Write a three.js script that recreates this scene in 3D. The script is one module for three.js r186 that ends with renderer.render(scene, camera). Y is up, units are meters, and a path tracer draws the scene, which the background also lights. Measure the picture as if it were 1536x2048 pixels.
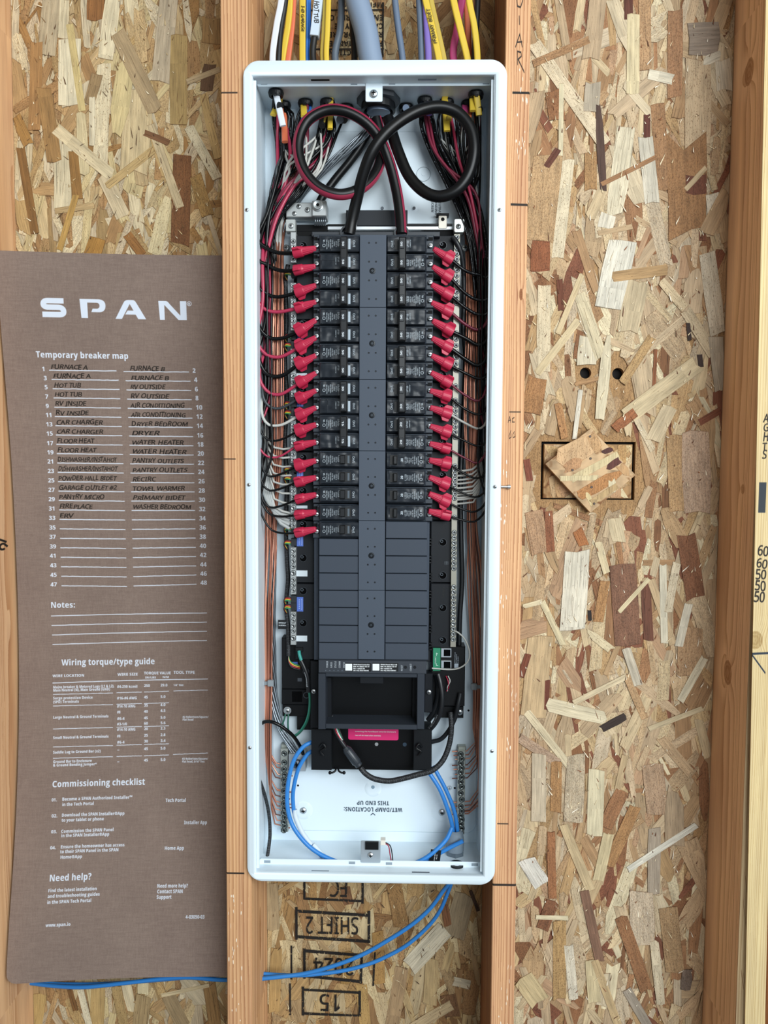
import * as THREE from 'three';
import { mergeGeometries, toCreasedNormals } from 'three/addons/utils/BufferGeometryUtils.js';
import { RectAreaLightUniformsLib } from 'three/addons/lights/RectAreaLightUniformsLib.js';

// ---------------------------------------------------------------- camera, sky, daylight, exposure
const scene = new THREE.Scene();
const EYE = 1.5, DIST = 1.153, FOCAL = 1535;                     // metres above floor, metres from the stud faces, pixels of a 2048 high frame
const camera = new THREE.PerspectiveCamera(2 * Math.atan(1024 / FOCAL) * 180 / Math.PI, 1536 / 2048, 0.02, 60);
camera.position.set(0, EYE, DIST);
camera.rotation.set(-0.06171, 0.01989, 0.00592, 'YXZ');
camera.updateMatrixWorld(true);
scene.add(camera);
const renderer = new THREE.WebGLRenderer({ antialias: true });
renderer.toneMapping = THREE.LinearToneMapping;
renderer.toneMappingExposure = 1.13;
renderer.shadowMap.enabled = true;
scene.background = new THREE.Color().setRGB(0.72, 0.86, 1.0);    // overcast sky through the open garage door
scene.backgroundIntensity = 0.55;
RectAreaLightUniformsLib.init();
const doorLight = new THREE.RectAreaLight(new THREE.Color().setRGB(0.93, 0.985, 1.0), 10.6, 2.6, 1.4);   // daylight in the upper part of the garage door opening
doorLight.name = 'door_daylight';
doorLight.position.set(1.5, 2.25, 2.7); doorLight.lookAt(0, 1.5, 0); scene.add(doorLight);

// ---------------------------------------------------------------- helpers
const V = (x, y, z) => new THREE.Vector3(x, y, z);
const camQ = camera.quaternion.clone();
function dirOf(px, py) { return V((px - 768) / FOCAL, (1024 - py) / FOCAL, -1).applyQuaternion(camQ); }
function U(px, py, z) { const d = dirOf(px, py), t = (z - DIST) / d.z; return V(d.x * t, EYE + d.y * t, z); }      // where the sight line of a pixel meets depth z
function UY(px, py, y) { const d = dirOf(px, py), t = (y - EYE) / d.y; return V(d.x * t, y, DIST + d.z * t); }      // ... meets height y
function UX(px, py, x) { const d = dirOf(px, py), t = x / d.x; return V(x, EYE + d.y * t, DIST + d.z * t); }
const mpp = (z) => (DIST - z) / FOCAL;                            // metres per pixel at depth z
function rng(seed) { let a = seed >>> 0; return () => { a = (a + 0x6d2b79f5) >>> 0; let t = Math.imul(a ^ (a >>> 15), 1 | a); t = (t + Math.imul(t ^ (t >>> 7), 61 | t)) ^ t; return ((t ^ (t >>> 14)) >>> 0) / 4294967296; }; }
const hash = (x, y, s) => { let h = Math.imul(x | 0, 374761393) ^ Math.imul(y | 0, 668265263) ^ Math.imul(s | 0, 1442695041); h = Math.imul(h ^ (h >>> 13), 1274126177); return ((h ^ (h >>> 16)) >>> 0) / 4294967296; };
function vnoise(x, y, s) { const xi = Math.floor(x), yi = Math.floor(y), f = x - xi, g = y - yi, u = f * f * (3 - 2 * f), v = g * g * (3 - 2 * g); return (hash(xi, yi, s) * (1 - u) + hash(xi + 1, yi, s) * u) * (1 - v) + (hash(xi, yi + 1, s) * (1 - u) + hash(xi + 1, yi + 1, s) * u) * v; }
function fbm(x, y, s, o = 4) { let a = 0, k = 0.5, t = 0; for (let i = 0; i < o; i++) { a += k * vnoise(x, y, s + i); t += k; x *= 2.03; y *= 2.03; k *= 0.5; } return a / t; }
const used = {};
function numbered(name) { const n = used[name] = (used[name] ?? -1) + 1; return n ? name + '_' + String(n).padStart(3, '0') : name; }
function shade(o) { o.traverse((m) => { if (m.isMesh) { m.castShadow = true; m.receiveShadow = true; } }); return o; }
function tag(o, label, category, group, kind) { if (label) o.userData.label = label; if (category) o.userData.category = category; if (group) o.userData.group = group; if (kind) o.userData.kind = kind; return o; }
function thing(name, label, category, group, pos) { const o = new THREE.Group(); o.name = numbered(name); scene.add(o); if (pos) o.position.copy(pos); return tag(o, label, category, group); }
function put(parent, name, geo, mat, pos, label) { const m = new THREE.Mesh(geo, mat); m.name = parent === scene ? numbered(name) : name; m.castShadow = m.receiveShadow = true; if (pos) m.position.copy(pos); if (label) m.userData.label = label; parent.add(m); return m; }
function piece(name, geo, mat, label, category, group, pos) { return tag(put(scene, name, geo, mat, pos), label, category, group); }
const ORD = ['topmost', 'second', 'third', 'fourth', 'fifth', 'sixth', 'seventh', 'eighth', 'ninth', 'tenth', 'eleventh', 'twelfth', 'thirteenth', 'fourteenth', 'fifteenth', 'sixteenth', 'seventeenth'];

// a raised slab with rounded corners and a chamfered front edge; back at z = 0, front at z = d, centred in x and y; uv in metres
function outline(w, h, r, n) {
  const p = []; if (!r) return [[w / 2, -h / 2], [w / 2, h / 2], [-w / 2, h / 2], [-w / 2, -h / 2]];
  for (const [cx, cy, a0] of [[w / 2 - r, -h / 2 + r, -Math.PI / 2], [w / 2 - r, h / 2 - r, 0], [-w / 2 + r, h / 2 - r, Math.PI / 2], [-w / 2 + r, -h / 2 + r, Math.PI]])
    for (let i = 0; i <= n; i++) { const a = a0 + i / n * Math.PI / 2; p.push([cx + r * Math.cos(a), cy + r * Math.sin(a)]); }
  return p;
}
function slab(w, h, d, { r = 0, c = 0.0005, n = 4, back = true } = {}) {
  const rings = [[outline(w, h, r, n), 0], [outline(w, h, r, n), d - c], [outline(w - 2 * c, h - 2 * c, Math.max(r - c, r ? 1e-4 : 0), n), d]];
  const pos = []; const tri = (a, b, e) => pos.push(...a, ...b, ...e), P = (k, i) => { const o = rings[k][0]; const q = o[i % o.length]; return [q[0], q[1], rings[k][1]]; }, N = rings[0][0].length;
  for (let k = 0; k < 2; k++) for (let i = 0; i < N; i++) { tri(P(k, i), P(k, i + 1), P(k + 1, i + 1)); tri(P(k, i), P(k + 1, i + 1), P(k + 1, i)); }
  for (let i = 1; i < N - 1; i++) { tri(P(2, 0), P(2, i), P(2, i + 1)); if (back) tri(P(0, 0), P(0, i + 1), P(0, i)); }
  return finish(pos, r ? 0.5 : 0);
}
function finish(pos, crease) {
  let g = new THREE.BufferGeometry(); g.setAttribute('position', new THREE.BufferAttribute(new Float32Array(pos), 3));
  const uv = new Float32Array(pos.length / 3 * 2); for (let i = 0; i < pos.length / 3; i++) { uv[2 * i] = pos[3 * i]; uv[2 * i + 1] = pos[3 * i + 1]; }
  g.setAttribute('uv', new THREE.BufferAttribute(uv, 2));
  if (crease) g = toCreasedNormals(g, crease); else g.computeVertexNormals();
  return g;
}
// rectangle given in pixels of the photograph at depth zf -> world centre, size
function rectAt(x0, y0, x1, y1, zf) { const xm = (x0 + x1) / 2, ym = (y0 + y1) / 2, a = U(x0, ym, zf), b = U(x1, ym, zf), t = U(xm, y0, zf), e = U(xm, y1, zf); return { w: b.x - a.x, h: t.y - e.y, c: V((a.x + b.x) / 2, (t.y + e.y) / 2, zf) }; }
function slabAt(parent, name, x0, y0, x1, y1, zb, zf, mat, o = {}) { const q = rectAt(x0, y0, x1, y1, zf); return put(parent, name, slab(q.w, q.h, zf - zb, o), mat, V(q.c.x, q.c.y, zb), o.label); }
function boxGeo(x0, x1, y0, y1, z0, z1) { const g = new THREE.BoxGeometry(x1 - x0, y1 - y0, z1 - z0).toNonIndexed(); g.translate((x0 + x1) / 2, (y0 + y1) / 2, (z0 + z1) / 2); return g; }
// a solid whose front and back are any two quads (four corners each, counter-clockwise seen from the front)
function hexa(f, b) {
  const pos = []; const q = (a, c, d, e) => { for (const v of [a, c, d, a, d, e]) pos.push(v.x, v.y, v.z); };
  q(f[0], f[1], f[2], f[3]); q(b[3], b[2], b[1], b[0]); for (let i = 0; i < 4; i++) { const j = (i + 1) % 4; q(f[j], f[i], b[i], b[j]); }
  return finish(pos, 0);
}
// sweep a closed (or open) 2D profile along a smooth curve; profile x runs across, y runs towards the viewer at the start
const roundProfile = (r, n = 8) => Array.from({ length: n }, (_, i) => [r * Math.cos(i / n * 2 * Math.PI), r * Math.sin(i / n * 2 * Math.PI)]);
const flatProfile = (w, t) => { const p = [], e = (w - t) / 2; for (let i = 0; i <= 6; i++) { const a = -Math.PI / 2 + i / 6 * Math.PI; p.push([e + t / 2 * Math.cos(a), t / 2 * Math.sin(a)]); } for (let i = 0; i <= 6; i++) { const a = Math.PI / 2 + i / 6 * Math.PI; p.push([-e + t / 2 * Math.cos(a), t / 2 * Math.sin(a)]); } return p; };
function sweep(points, profile, seg, { open = false, taper = null, twist = 0, tension = 0.5, cap = true } = {}) {
  const curve = new THREE.CatmullRomCurve3(points, false, 'catmullrom', tension), L = curve.getLength(), n = profile.length, rows = seg + 1;
  const pos = [], uv = [], nor = [], idx = []; let N = null, prevT = null; const m = open ? n : n + 1;
  for (let i = 0; i < rows; i++) {
    const t = i / seg, p = curve.getPointAt(t), T = curve.getTangentAt(t);
    if (!N) { N = V(0, 0, 1); if (Math.abs(T.z) > 0.9) N.set(0, 1, 0); N.addScaledVector(T, -N.dot(T)).normalize(); }
    else { const ax = prevT.clone().cross(T), s = ax.length(); if (s > 1e-7) N.applyAxisAngle(ax.divideScalar(s), Math.asin(Math.min(1, s))); N.addScaledVector(T, -N.dot(T)).normalize(); }
    prevT = T; const B = T.clone().cross(N), k = taper ? taper(t) : 1, cw = Math.cos(twist * t), sw = Math.sin(twist * t);
    for (let j = 0; j < m; j++) {
      const q = profile[j % n], pr = profile[(j + n - 1) % n], nx = profile[(j + 1) % n];
      const ox = (q[0] * cw - q[1] * sw) * k, oy = (q[0] * sw + q[1] * cw) * k;
      let tx = nx[0] - pr[0], ty = nx[1] - pr[1]; if (open && (j === 0 || j === n - 1)) { tx = j ? q[0] - pr[0] : nx[0] - q[0]; ty = j ? q[1] - pr[1] : nx[1] - q[1]; }
      const l = Math.hypot(tx, ty) || 1, ax = ty / l, ay = -tx / l, bx = ax * cw - ay * sw, by = ax * sw + ay * cw;
      pos.push(p.x - B.x * ox + N.x * oy, p.y - B.y * ox + N.y * oy, p.z - B.z * ox + N.z * oy);
      nor.push(-B.x * bx + N.x * by, -B.y * bx + N.y * by, -B.z * bx + N.z * by);
      uv.push(j / (m - 1), t * L);
      if (i < seg && j < m - 1) { const a = i * m + j, b = a + 1, c = a + m, d = c + 1; idx.push(a, b, c, b, d, c); }
    }
  }
  if (cap && !open) for (const [row, s] of [[0, 1], [rows - 1, -1]]) { const o = pos.length / 3, e = curve.getTangentAt(row ? 1 : 0).multiplyScalar(-s); for (let j = 0; j < n; j++) { const a = (row * m + j) * 3; pos.push(pos[a], pos[a + 1], pos[a + 2]); nor.push(e.x, e.y, e.z); uv.push(0, 0); } for (let j = 1; j < n - 1; j++) s > 0 ? idx.push(o, o + j + 1, o + j) : idx.push(o, o + j, o + j + 1); }
  const g = new THREE.BufferGeometry();
  g.setAttribute('position', new THREE.BufferAttribute(new Float32Array(pos), 3)); g.setAttribute('normal', new THREE.BufferAttribute(new Float32Array(nor), 3)); g.setAttribute('uv', new THREE.BufferAttribute(new Float32Array(uv), 2)); g.setIndex(idx);
  return g;
}
const P3 = (list) => list.map((q) => q.isVector3 ? q : U(q[0], q[1], q[2]));
const wireGeo = (list, r, seg = 40, n = 8) => sweep(P3(list), roundProfile(r, n), seg);
function merged(list) { return mergeGeometries(list.map((g) => g.index ? g.toNonIndexed() : g)); }
function lathe(profile, n = 20) { return new THREE.LatheGeometry(profile.map(([r, y]) => new THREE.Vector2(r, y)), n).rotateX(Math.PI / 2); }   // axis along z, towards the viewer
function disc(r, d, c = 0.0003, n = 20) { return toCreasedNormals(lathe([[0.00001, 0], [r, 0], [r, d - c], [r - c, d], [0.00001, d]], n).toNonIndexed(), 0.6); }
// colours: C(hex) is sRGB, M makes a physical material
const mats = {};
function M(name, color, rough = 0.6, metal = 0, extra = {}) { return mats[name] ??= Object.assign(new THREE.MeshPhysicalMaterial({ color: new THREE.Color(color), roughness: rough, metalness: metal, ...extra }), { name }); }
// textures
function canvasTex(w, h, draw, { srgb = true, repeat } = {}) {
  const c = document.createElement('canvas'); c.width = w; c.height = h; const g = c.getContext('2d'); draw(g, w, h);
  const t = new THREE.CanvasTexture(c); if (srgb) t.colorSpace = THREE.SRGBColorSpace; t.magFilter = THREE.LinearFilter; t.wrapS = t.wrapT = THREE.RepeatWrapping; if (repeat) t.repeat.set(...repeat); return t;
}
function fieldTex(w, h, f, opt) { return canvasTex(w, h, (g) => { const d = g.createImageData(w, h), a = d.data; for (let y = 0, k = 0; y < h; y++) for (let x = 0; x < w; x++, k += 4) { const v = f(x, y, w, h); if (typeof v === 'number') a[k] = a[k + 1] = a[k + 2] = v; else { a[k] = v[0]; a[k + 1] = v[1]; a[k + 2] = v[2]; } a[k + 3] = 255; } g.putImageData(d, 0, 0); opt?.after?.(g, w, h); }, opt); }
const printMat = (tex, rough = 0.6) => new THREE.MeshStandardMaterial({ map: tex, transparent: true, roughness: rough, metalness: 0 });
// flat print on a face: plane of size w x h (metres) with its own 0..1 uv
function printAt(parent, name, tex, x0, y0, x1, y1, z, rough) { const q = rectAt(x0, y0, x1, y1, z); return put(parent, name, new THREE.PlaneGeometry(q.w, q.h), tex.isMaterial ? tex : printMat(tex, rough), q.c); }
const inkTex = (w, h, draw) => canvasTex(w, h, (g) => { g.clearRect(0, 0, w, h); draw(g, w, h); });
function hand(g, text, x, y, size, r, { color = '#17120f', slant = -0.18, width = 0.09, spread = 1 } = {}) {   // hand lettering with uneven characters
  g.fillStyle = g.strokeStyle = color; g.font = size + 'px sans-serif'; g.lineWidth = size * width; g.lineJoin = 'round'; let cx = x;
  for (const ch of text) { g.save(); g.translate(cx, y + (r() - 0.5) * size * 0.14); g.transform(1, (r() - 0.5) * 0.12, slant + (r() - 0.5) * 0.16, 0.88 + r() * 0.22, 0, 0); g.fillText(ch, 0, 0); g.lineWidth = size * width * 0.45; g.strokeText(ch, 0, 0); g.restore(); cx += g.measureText(ch).width * (0.9 + r() * 0.1) * spread; }
}

// ---------------------------------------------------------------- the garage: floor, ceiling, side walls, front wall with the open door
const OSBZ = -0.14;
const concrete = new THREE.MeshStandardMaterial({ color: 0x77746f, roughness: 0.9, map: fieldTex(256, 256, (x, y) => 190 + 60 * fbm(x / 18, y / 18, 5)) });
const drywall = new THREE.MeshStandardMaterial({ color: 0xb9b2a6, roughness: 0.95 });
function struct(name, geo, mat) { const m = put(scene, name, geo, mat); m.userData.kind = 'structure'; return m; }
struct('floor', boxGeo(-2.6, 3.0, -0.15, 0, -0.2, 3.1), concrete);
struct('ceiling', boxGeo(-2.6, 3.0, 3.3, 3.45, -0.2, 3.1), drywall);
struct('wall_left', boxGeo(-2.6, -2.5, 0, 3.3, -0.2, 3.1), drywall);
struct('wall_right', boxGeo(2.9, 3.0, 0, 3.3, -0.2, 3.1), drywall);
struct('wall_front', merged([boxGeo(-2.5, -0.9, 0, 3.3, 3.0, 3.1), boxGeo(2.8, 2.9, 0, 3.3, 3.0, 3.1), boxGeo(-0.9, 2.8, 3.15, 3.3, 3.0, 3.1)]), drywall);

// ---------------------------------------------------------------- wood
// sawn face: growth lines run along y; sawtooth from light early wood to a dark line
function woodTex(seed, w, h, { light, dark, spacing = 11, wave = 10, knots = [], draw, streak = 16, pow = 2.6, lean = 0, arch = 0 }) {
  return fieldTex(w, h, (x, y) => {
    let u = x + wave * (fbm(x / 90, y / 420, seed, 3) - 0.5) * 2 + lean * y + arch * ((x / w - 0.5) ** 2) * w, kn = 0;
    for (const [kx, ky, rx, ry, push, core] of knots) { const dx = (x - kx) / rx, dy = (y - ky) / ry, q = dx * dx + dy * dy; u += (dx < 0 ? -1 : 1) * push * Math.exp(-q * 0.35) * Math.min(1, Math.abs(dx) * 2); if (q < 1) kn = Math.max(kn, (core ?? 1) * (0.5 + 0.5 * Math.sin(Math.sqrt(q) * 14 + 3 * vnoise(x / 5, y / 5, seed))) * 0.35 + (core ?? 1) * (q < 0.75 ? 0.55 : 0.3)); }
    const s = u / (spacing * (0.8 + 0.5 * vnoise(u / 60, 0, seed + 9))), f = s - Math.floor(s), ring = Math.pow(f, pow) * (0.55 + 0.45 * hash(Math.floor(s), 0, seed));
    const fib = (vnoise(x / 1.3, y / 38, seed + 3) - 0.5) * streak + (fbm(x / 40, y / 260, seed + 4, 3) - 0.5) * 34;
    const t = Math.min(1, ring + kn * 1.1);
    return [0, 1, 2].map((i) => Math.max(0, Math.min(255, light[i] * (1 - t) + dark[i] * t + fib * (i === 2 ? 0.7 : 1) - kn * 30)));
  }, { after: draw });
}
function planarUV(geo, x0, x1, y0, y1, ax = 'x') { const p = geo.attributes.position, uv = geo.attributes.uv; for (let i = 0; i < p.count; i++) uv.setXY(i, ((ax === 'x' ? p.getX(i) : p.getZ(i)) - x0) / (x1 - x0), (p.getY(i) - y0) / (y1 - y0)); return geo; }
const woodMat = (tex, rough = 0.75) => new THREE.MeshStandardMaterial({ map: tex, roughness: rough, bumpMap: tex, bumpScale: 0.0006 });
const YT = U(768, -30, 0).y, YB = U(768, 2080, 0).y;              // the band of wall in view, at the stud faces
const toTexY = (py, h, x = 768) => (YT - U(x, py, 0).y) / (YT - YB) * h;
// one stud: a box whose front face, left side and right side are pieces with their own grain; runs from floor to ceiling
function stud(x0, x1, z0, z1, front, side, label) {
  const g = thing('stud', null, null, null, V((x0 + x1) / 2, 0, z0)); g.userData.kind = 'structure'; if (label) g.userData.label = label;
  const hw = (x1 - x0) / 2, d = z1 - z0, c = 0.0015, y0 = 0, y1 = 3.3, pos = [], fpos = [];
  const quad = (P, a, b, e, f) => { for (const v of [a, b, e, a, e, f]) P.push(...v); };
  quad(fpos, [-hw + c, y0, d], [hw - c, y0, d], [hw - c, y1, d], [-hw + c, y1, d]);
  quad(fpos, [hw - c, y0, d], [hw, y0, d - c], [hw, y1, d - c], [hw - c, y1, d]); quad(fpos, [-hw, y0, d - c], [-hw + c, y0, d], [-hw + c, y1, d], [-hw, y1, d - c]);
  quad(pos, [-hw, y0, 0], [-hw, y0, d - c], [-hw, y1, d - c], [-hw, y1, 0]); quad(pos, [hw, y0, d - c], [hw, y0, 0], [hw, y1, 0], [hw, y1, d - c]);
  put(g, 'front_face', planarUV(finish(fpos, 0), -hw, hw, YB, YT), front);
  put(g, 'side_face', planarUV(finish(pos, 0), 0, d, YB, YT, 'z'), side);
  return g;
}
const specks = (g, r, n, x0, x1, y0, y1, col = '#f4ead8') => { for (let i = 0; i < n; i++) { g.fillStyle = col; g.beginPath(); g.ellipse(x0 + r() * (x1 - x0), y0 + r() * (y1 - y0), 0.8 + r() * 1.8, 1.5 + r() * 5, (r() - 0.5) * 0.8, 0, 7); g.fill(); } };
const rS = rng(77);
const TH = 2048, TW = 128;
const XL0 = U(447.5, 1024, 0).x, XL1 = U(499, 1024, 0).x, XR0 = U(996.5, 1024, 0).x, XR1 = U(1045, 1024, 0).x;
const leftFront = woodTex(11, TW, TH, { light: [212, 165, 122], dark: [150, 98, 62], spacing: 17, wave: 16, lean: 0.0, streak: 16, draw(g) {
  g.fillStyle = '#201812'; g.fillRect(0, toTexY(183, TH), 80, 2.4); g.fillRect(0, toTexY(1750, TH), 92, 3); g.fillRect(0, toTexY(919, TH), 60, 1.6);
  specks(g, rS, 26, 6, 80, 1750, 2048); } });
const leftSide = woodTex(12, 256, TH, { light: [226, 178, 132], dark: [172, 118, 74], spacing: 26, wave: 30, knots: [[120, 1890, 12, 60, 20, 0.8]] });
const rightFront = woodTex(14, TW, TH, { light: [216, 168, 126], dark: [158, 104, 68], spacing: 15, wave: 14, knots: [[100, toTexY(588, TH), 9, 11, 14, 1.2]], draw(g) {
  const r = rng(5), s = TW / 62;   // texture pixels per photograph pixel across
  g.fillStyle = '#1c1714'; for (const py of [184, 407]) { g.save(); g.translate(40, toTexY(py, TH)); g.rotate(0.01); g.fillRect(0, 0, 88, 4); g.restore(); }
  g.fillRect(20, toTexY(1643, TH), 60, 2); g.fillRect(0, toTexY(1764, TH), 128, 4); g.fillRect(50, toTexY(822, TH), 60, 1.6);
  const line = (pts, w) => { g.strokeStyle = '#241b17'; g.lineWidth = w; g.lineCap = 'round'; g.beginPath(); pts.forEach(([x, y], i) => g[i ? 'lineTo' : 'moveTo'](x, toTexY(y, TH))); g.stroke(); };
  line([[54, 0], [58, 14], [74, 16], [84, 4], [86, -8]], 3); line([[68, 34], [70, 50]], 3);                                   // U I
  line([[52, 95], [72, 70], [86, 95]], 3); line([[58, 86], [84, 85]], 2.6);                                                     // A
  line([[64, 130], [62, 104], [80, 106], [82, 114], [66, 120], [94, 142], [98, 146]], 3);                                      // R
  line([[44, 844], [52, 832], [58, 844]], 1.6); line([[46, 840], [58, 839]], 1.6); line([[76, 834], [66, 836], [66, 843], [78, 843]], 1.6);   // AC
  line([[60, 860], [50, 870], [52, 876], [62, 873], [60, 866]], 1.6); line([[78, 862], [70, 868], [72, 874], [82, 872], [80, 866]], 1.6);   // 66
  specks(g, r, 20, 60, 118, 150, 330); specks(g, r, 22, 8, 50, 880, 1290, '#f7efe4'); specks(g, r, 24, 56, 112, 1220, 1480); specks(g, r, 12, 30, 110, 1880, 2048); } });
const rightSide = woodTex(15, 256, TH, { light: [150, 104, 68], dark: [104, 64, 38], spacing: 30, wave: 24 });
const farLeftSide = woodTex(16, 256, TH, { light: [228, 184, 140], dark: [190, 138, 94], spacing: 34, wave: 40, arch: 1.2, draw(g) {
  g.save(); g.translate(118, toTexY(1108, TH)); g.scale(2.8, 1); g.strokeStyle = '#17120f'; g.lineWidth = 4; g.beginPath(); g.moveTo(8, -14); g.lineTo(-6, -6); g.moveTo(-8, 4); g.arc(2, 2, 6, 3.6, 8.6); g.stroke(); g.restore(); } });
const farRightSide = woodTex(17, 256, TH, { light: [236, 194, 154], dark: [190, 144, 104], spacing: 30, wave: 26, arch: 1.5, knots: [[120, toTexY(90, TH), 30, 26, 60, 1], [112, toTexY(1366, TH), 30, 26, 70, 1], [175, toTexY(975, TH), 14, 10, 20, 0.7]] });
stud(XL0, XL1, OSBZ, 0, woodMat(leftFront), woodMat(leftSide), 'orange-brown sawn timber stud between the brown card board and the white electrical panel');
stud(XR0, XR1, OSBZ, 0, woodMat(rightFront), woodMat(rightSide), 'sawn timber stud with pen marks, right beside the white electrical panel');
const XFL = U(45, 1024, OSBZ).x;
stud(XFL - 0.038, XFL, OSBZ, 0, woodMat(leftFront), woodMat(farLeftSide), 'pale timber stud at the edge of the frame, left of the brown card board');
const XFR = U(1437, 1024, OSBZ).x;
{ // the double post at the far right: a brown stud set back, and a pale yellow one in front of it
  const zs = DIST - FOCAL * XFR / (1503 - 799.2);   // how far out the brown side reaches
  stud(XFR, XFR + 0.036, OSBZ, zs, woodMat(farRightSide), woodMat(farRightSide), 'brown timber stud with oval knots at the edge of the large bare bay');
  const pale = woodMat(woodTex(18, 256, TH, { light: [196, 172, 134], dark: [160, 130, 92], spacing: 60, wave: 60, streak: 26, draw(g) { const r = rng(31); for (let i = 0; i < 60; i++) { g.save(); g.translate(60 + r() * 150, r() * TH); g.rotate(0.5 + r() * 0.4); g.fillStyle = ['#6d4a2e', '#7d5a3a', '#8a6a48'][i % 3]; g.beginPath(); g.ellipse(0, 0, 16 + r() * 30, 1 + r() * 3, 0, 0, 7); g.fill(); g.restore(); } } }));
  const yellow = woodMat(woodTex(19, TW, TH, { light: [214, 193, 146], dark: [178, 148, 98], spacing: 16, wave: 10, knots: [[40, toTexY(1272, TH), 46, 18, 40, 0.7]], draw(g) {
    const r = rng(8); g.save(); const tall = (t, x, py, size) => { g.save(); g.translate(x, toTexY(py, TH)); g.scale(2.5, 1); hand(g, t, 0, 0, size, r, { slant: -0.05 }); g.restore(); }; ['60', '60', '50', '50', '50'].forEach((t, i) => tall(t, 20 + (4 - i) * 3, 1106 + i * 23, 26)); ['A', 'G', 'H', 'T', 'S'].forEach((t, i) => tall(t, 40, 842 + i * 18, 22));
    g.fillStyle = '#2b3138'; g.fillRect(30, toTexY(960, TH), 44, 58); g.strokeStyle = '#1f2a3a'; g.lineWidth = 4; g.beginPath(); g.moveTo(128, toTexY(1298, TH)); g.lineTo(20, toTexY(1300, TH)); g.lineTo(110, toTexY(1338, TH)); g.stroke(); g.restore(); } }));
  const fx0 = XFR - 0.002, t0 = U(1531, 40, 0), t1 = U(1490, 2040, 0);   // the front piece leans a little
  const g = thing('stud', 'pale yellow timber stud with black handwriting, at the edge of the frame', null, null, V(0, 0, 0)); g.userData.kind = 'structure';
  const k = (t1.x - t0.x) / (t1.y - t0.y), xt = t0.x + k * (3.3 - t0.y), xb = t0.x - k * t0.y, w = 0.031;
  const F = [V(xb, 0, 0), V(xb + w, 0, 0), V(xt + w, 3.3, 0), V(xt, 3.3, 0)], B = F.map((v) => V(v.x, v.y, zs + 0.0005)); B[0].x = B[3].x = XFR; 
  const xm = (xb + xt) / 2;
  put(g, 'front_face', planarUV(hexa(F, [V(xb + 0.001, 0, -0.004), V(xb + w, 0, -0.004), V(xt + w, 3.3, -0.004), V(xt + 0.001, 3.3, -0.004)]), xm, xm + w, YB, YT), yellow);
  put(g, 'side_face', planarUV(hexa([V(xb, 0, -0.0005), V(xb + w, 0, -0.0005), V(xt + w, 3.3, -0.0005), V(xt, 3.3, -0.0005)], B), zs, 0, YB, YT, 'z'), pale);
  stud(XFR + 0.042 + 0.03, XFR + 0.11, OSBZ, -0.006, woodMat(farRightSide), woodMat(farRightSide));
}

// ---------------------------------------------------------------- oriented strand board behind the studs
// grain sheets for strands: light, tinted by the material colour; kinds: 0 smooth veneer, 1 speckled pith, 2 cracked and streaky, 3 coarse granular
const grain = [0, 1, 2, 3].map((k) => fieldTex(384, 768, (x, y) => {
  let v = (k === 3 ? 243 : k === 1 ? 238 : 228) + 30 * (vnoise(x / 2.6, y / 90, k) - 0.5) + 26 * (vnoise(x / 9, y / 130, k + 60) - 0.5) + 58 * (fbm(x / 80, y / 150, k + 20, 4) - 0.5) + 16 * (vnoise(x / 1.4, y / 1.9, k + 11) - 0.5);
  const line = vnoise(x / 3.4, y / 170, k + 40); if (line > 0.82) v -= (line - 0.82) * (k === 2 ? 480 : 260);
  if (k === 3) v -= 34 * Math.max(0, fbm(x / 5, y / 9, 73, 2) - 0.42) * 3;
  return Math.max(40, Math.min(255, v));
}, { after(g, w, h) { // fibres, pith flecks, cracks and pale slivers
  const r = rng(300 + k), mark = (n, len, wd, col, spread) => { for (let i = 0; i < n; i++) { const x = r() * w, y = r() * h, l = len * (0.4 + r()), a = (r() - 0.5) * spread; g.strokeStyle = col; g.globalAlpha = 0.25 + r() * 0.6; g.lineWidth = wd * (0.5 + r()); g.beginPath(); g.moveTo(x, y); g.quadraticCurveTo(x + Math.sin(a) * l * 0.5 + (r() - 0.5) * 3, y + l * 0.5, x + Math.sin(a) * l, y + Math.cos(a) * l); g.stroke(); } g.globalAlpha = 1; };
  mark(90, 60, 0.9, '#a08d7a', 0.25); mark(60, 90, 0.8, '#fff6e6', 0.2);
  if (k === 0) mark(40, 9, 1.8, '#6e5a48', 0.5);
  if (k === 1) { mark(1300, 7, 1.6, '#7d634c', 0.7); mark(120, 10, 2.2, '#54402f', 0.6); }
  if (k === 2) { mark(50, 120, 1.3, '#6b5a4a', 0.12); mark(70, 14, 1.4, '#5a4a3c', 3); }
  if (k === 3) { mark(2100, 8, 1.3, '#94765e', 1.4); mark(260, 16, 1.8, '#fff3dc', 1.6); mark(140, 7, 2, '#5a4535', 1.2); }
} }));
const strandHex = ['#dcc193', '#cfae7c', '#c29b68', '#e6d3ac', '#d9c6a2', '#b28a5c', '#c9ab84', '#e2c99a', '#a87d52', '#bfa27c', '#d3b084', '#8c5a38', '#cdb795', '#b7946a', '#e9dabb', '#7c4a2f', '#b5a088', '#d6b98a'];
const strandMats = {};
function strandMat(col, k) { return strandMats[col + k] ??= new THREE.MeshStandardMaterial({ color: col, map: grain[k], vertexColors: true, roughness: 0.82, bumpMap: grain[k], bumpScale: 0.0006 }); }
const plainOSB = new THREE.MeshStandardMaterial({ color: '#b08a5e', map: grain[3], roughness: 0.85, bumpMap: grain[3], bumpScale: 0.0006 });
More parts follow.
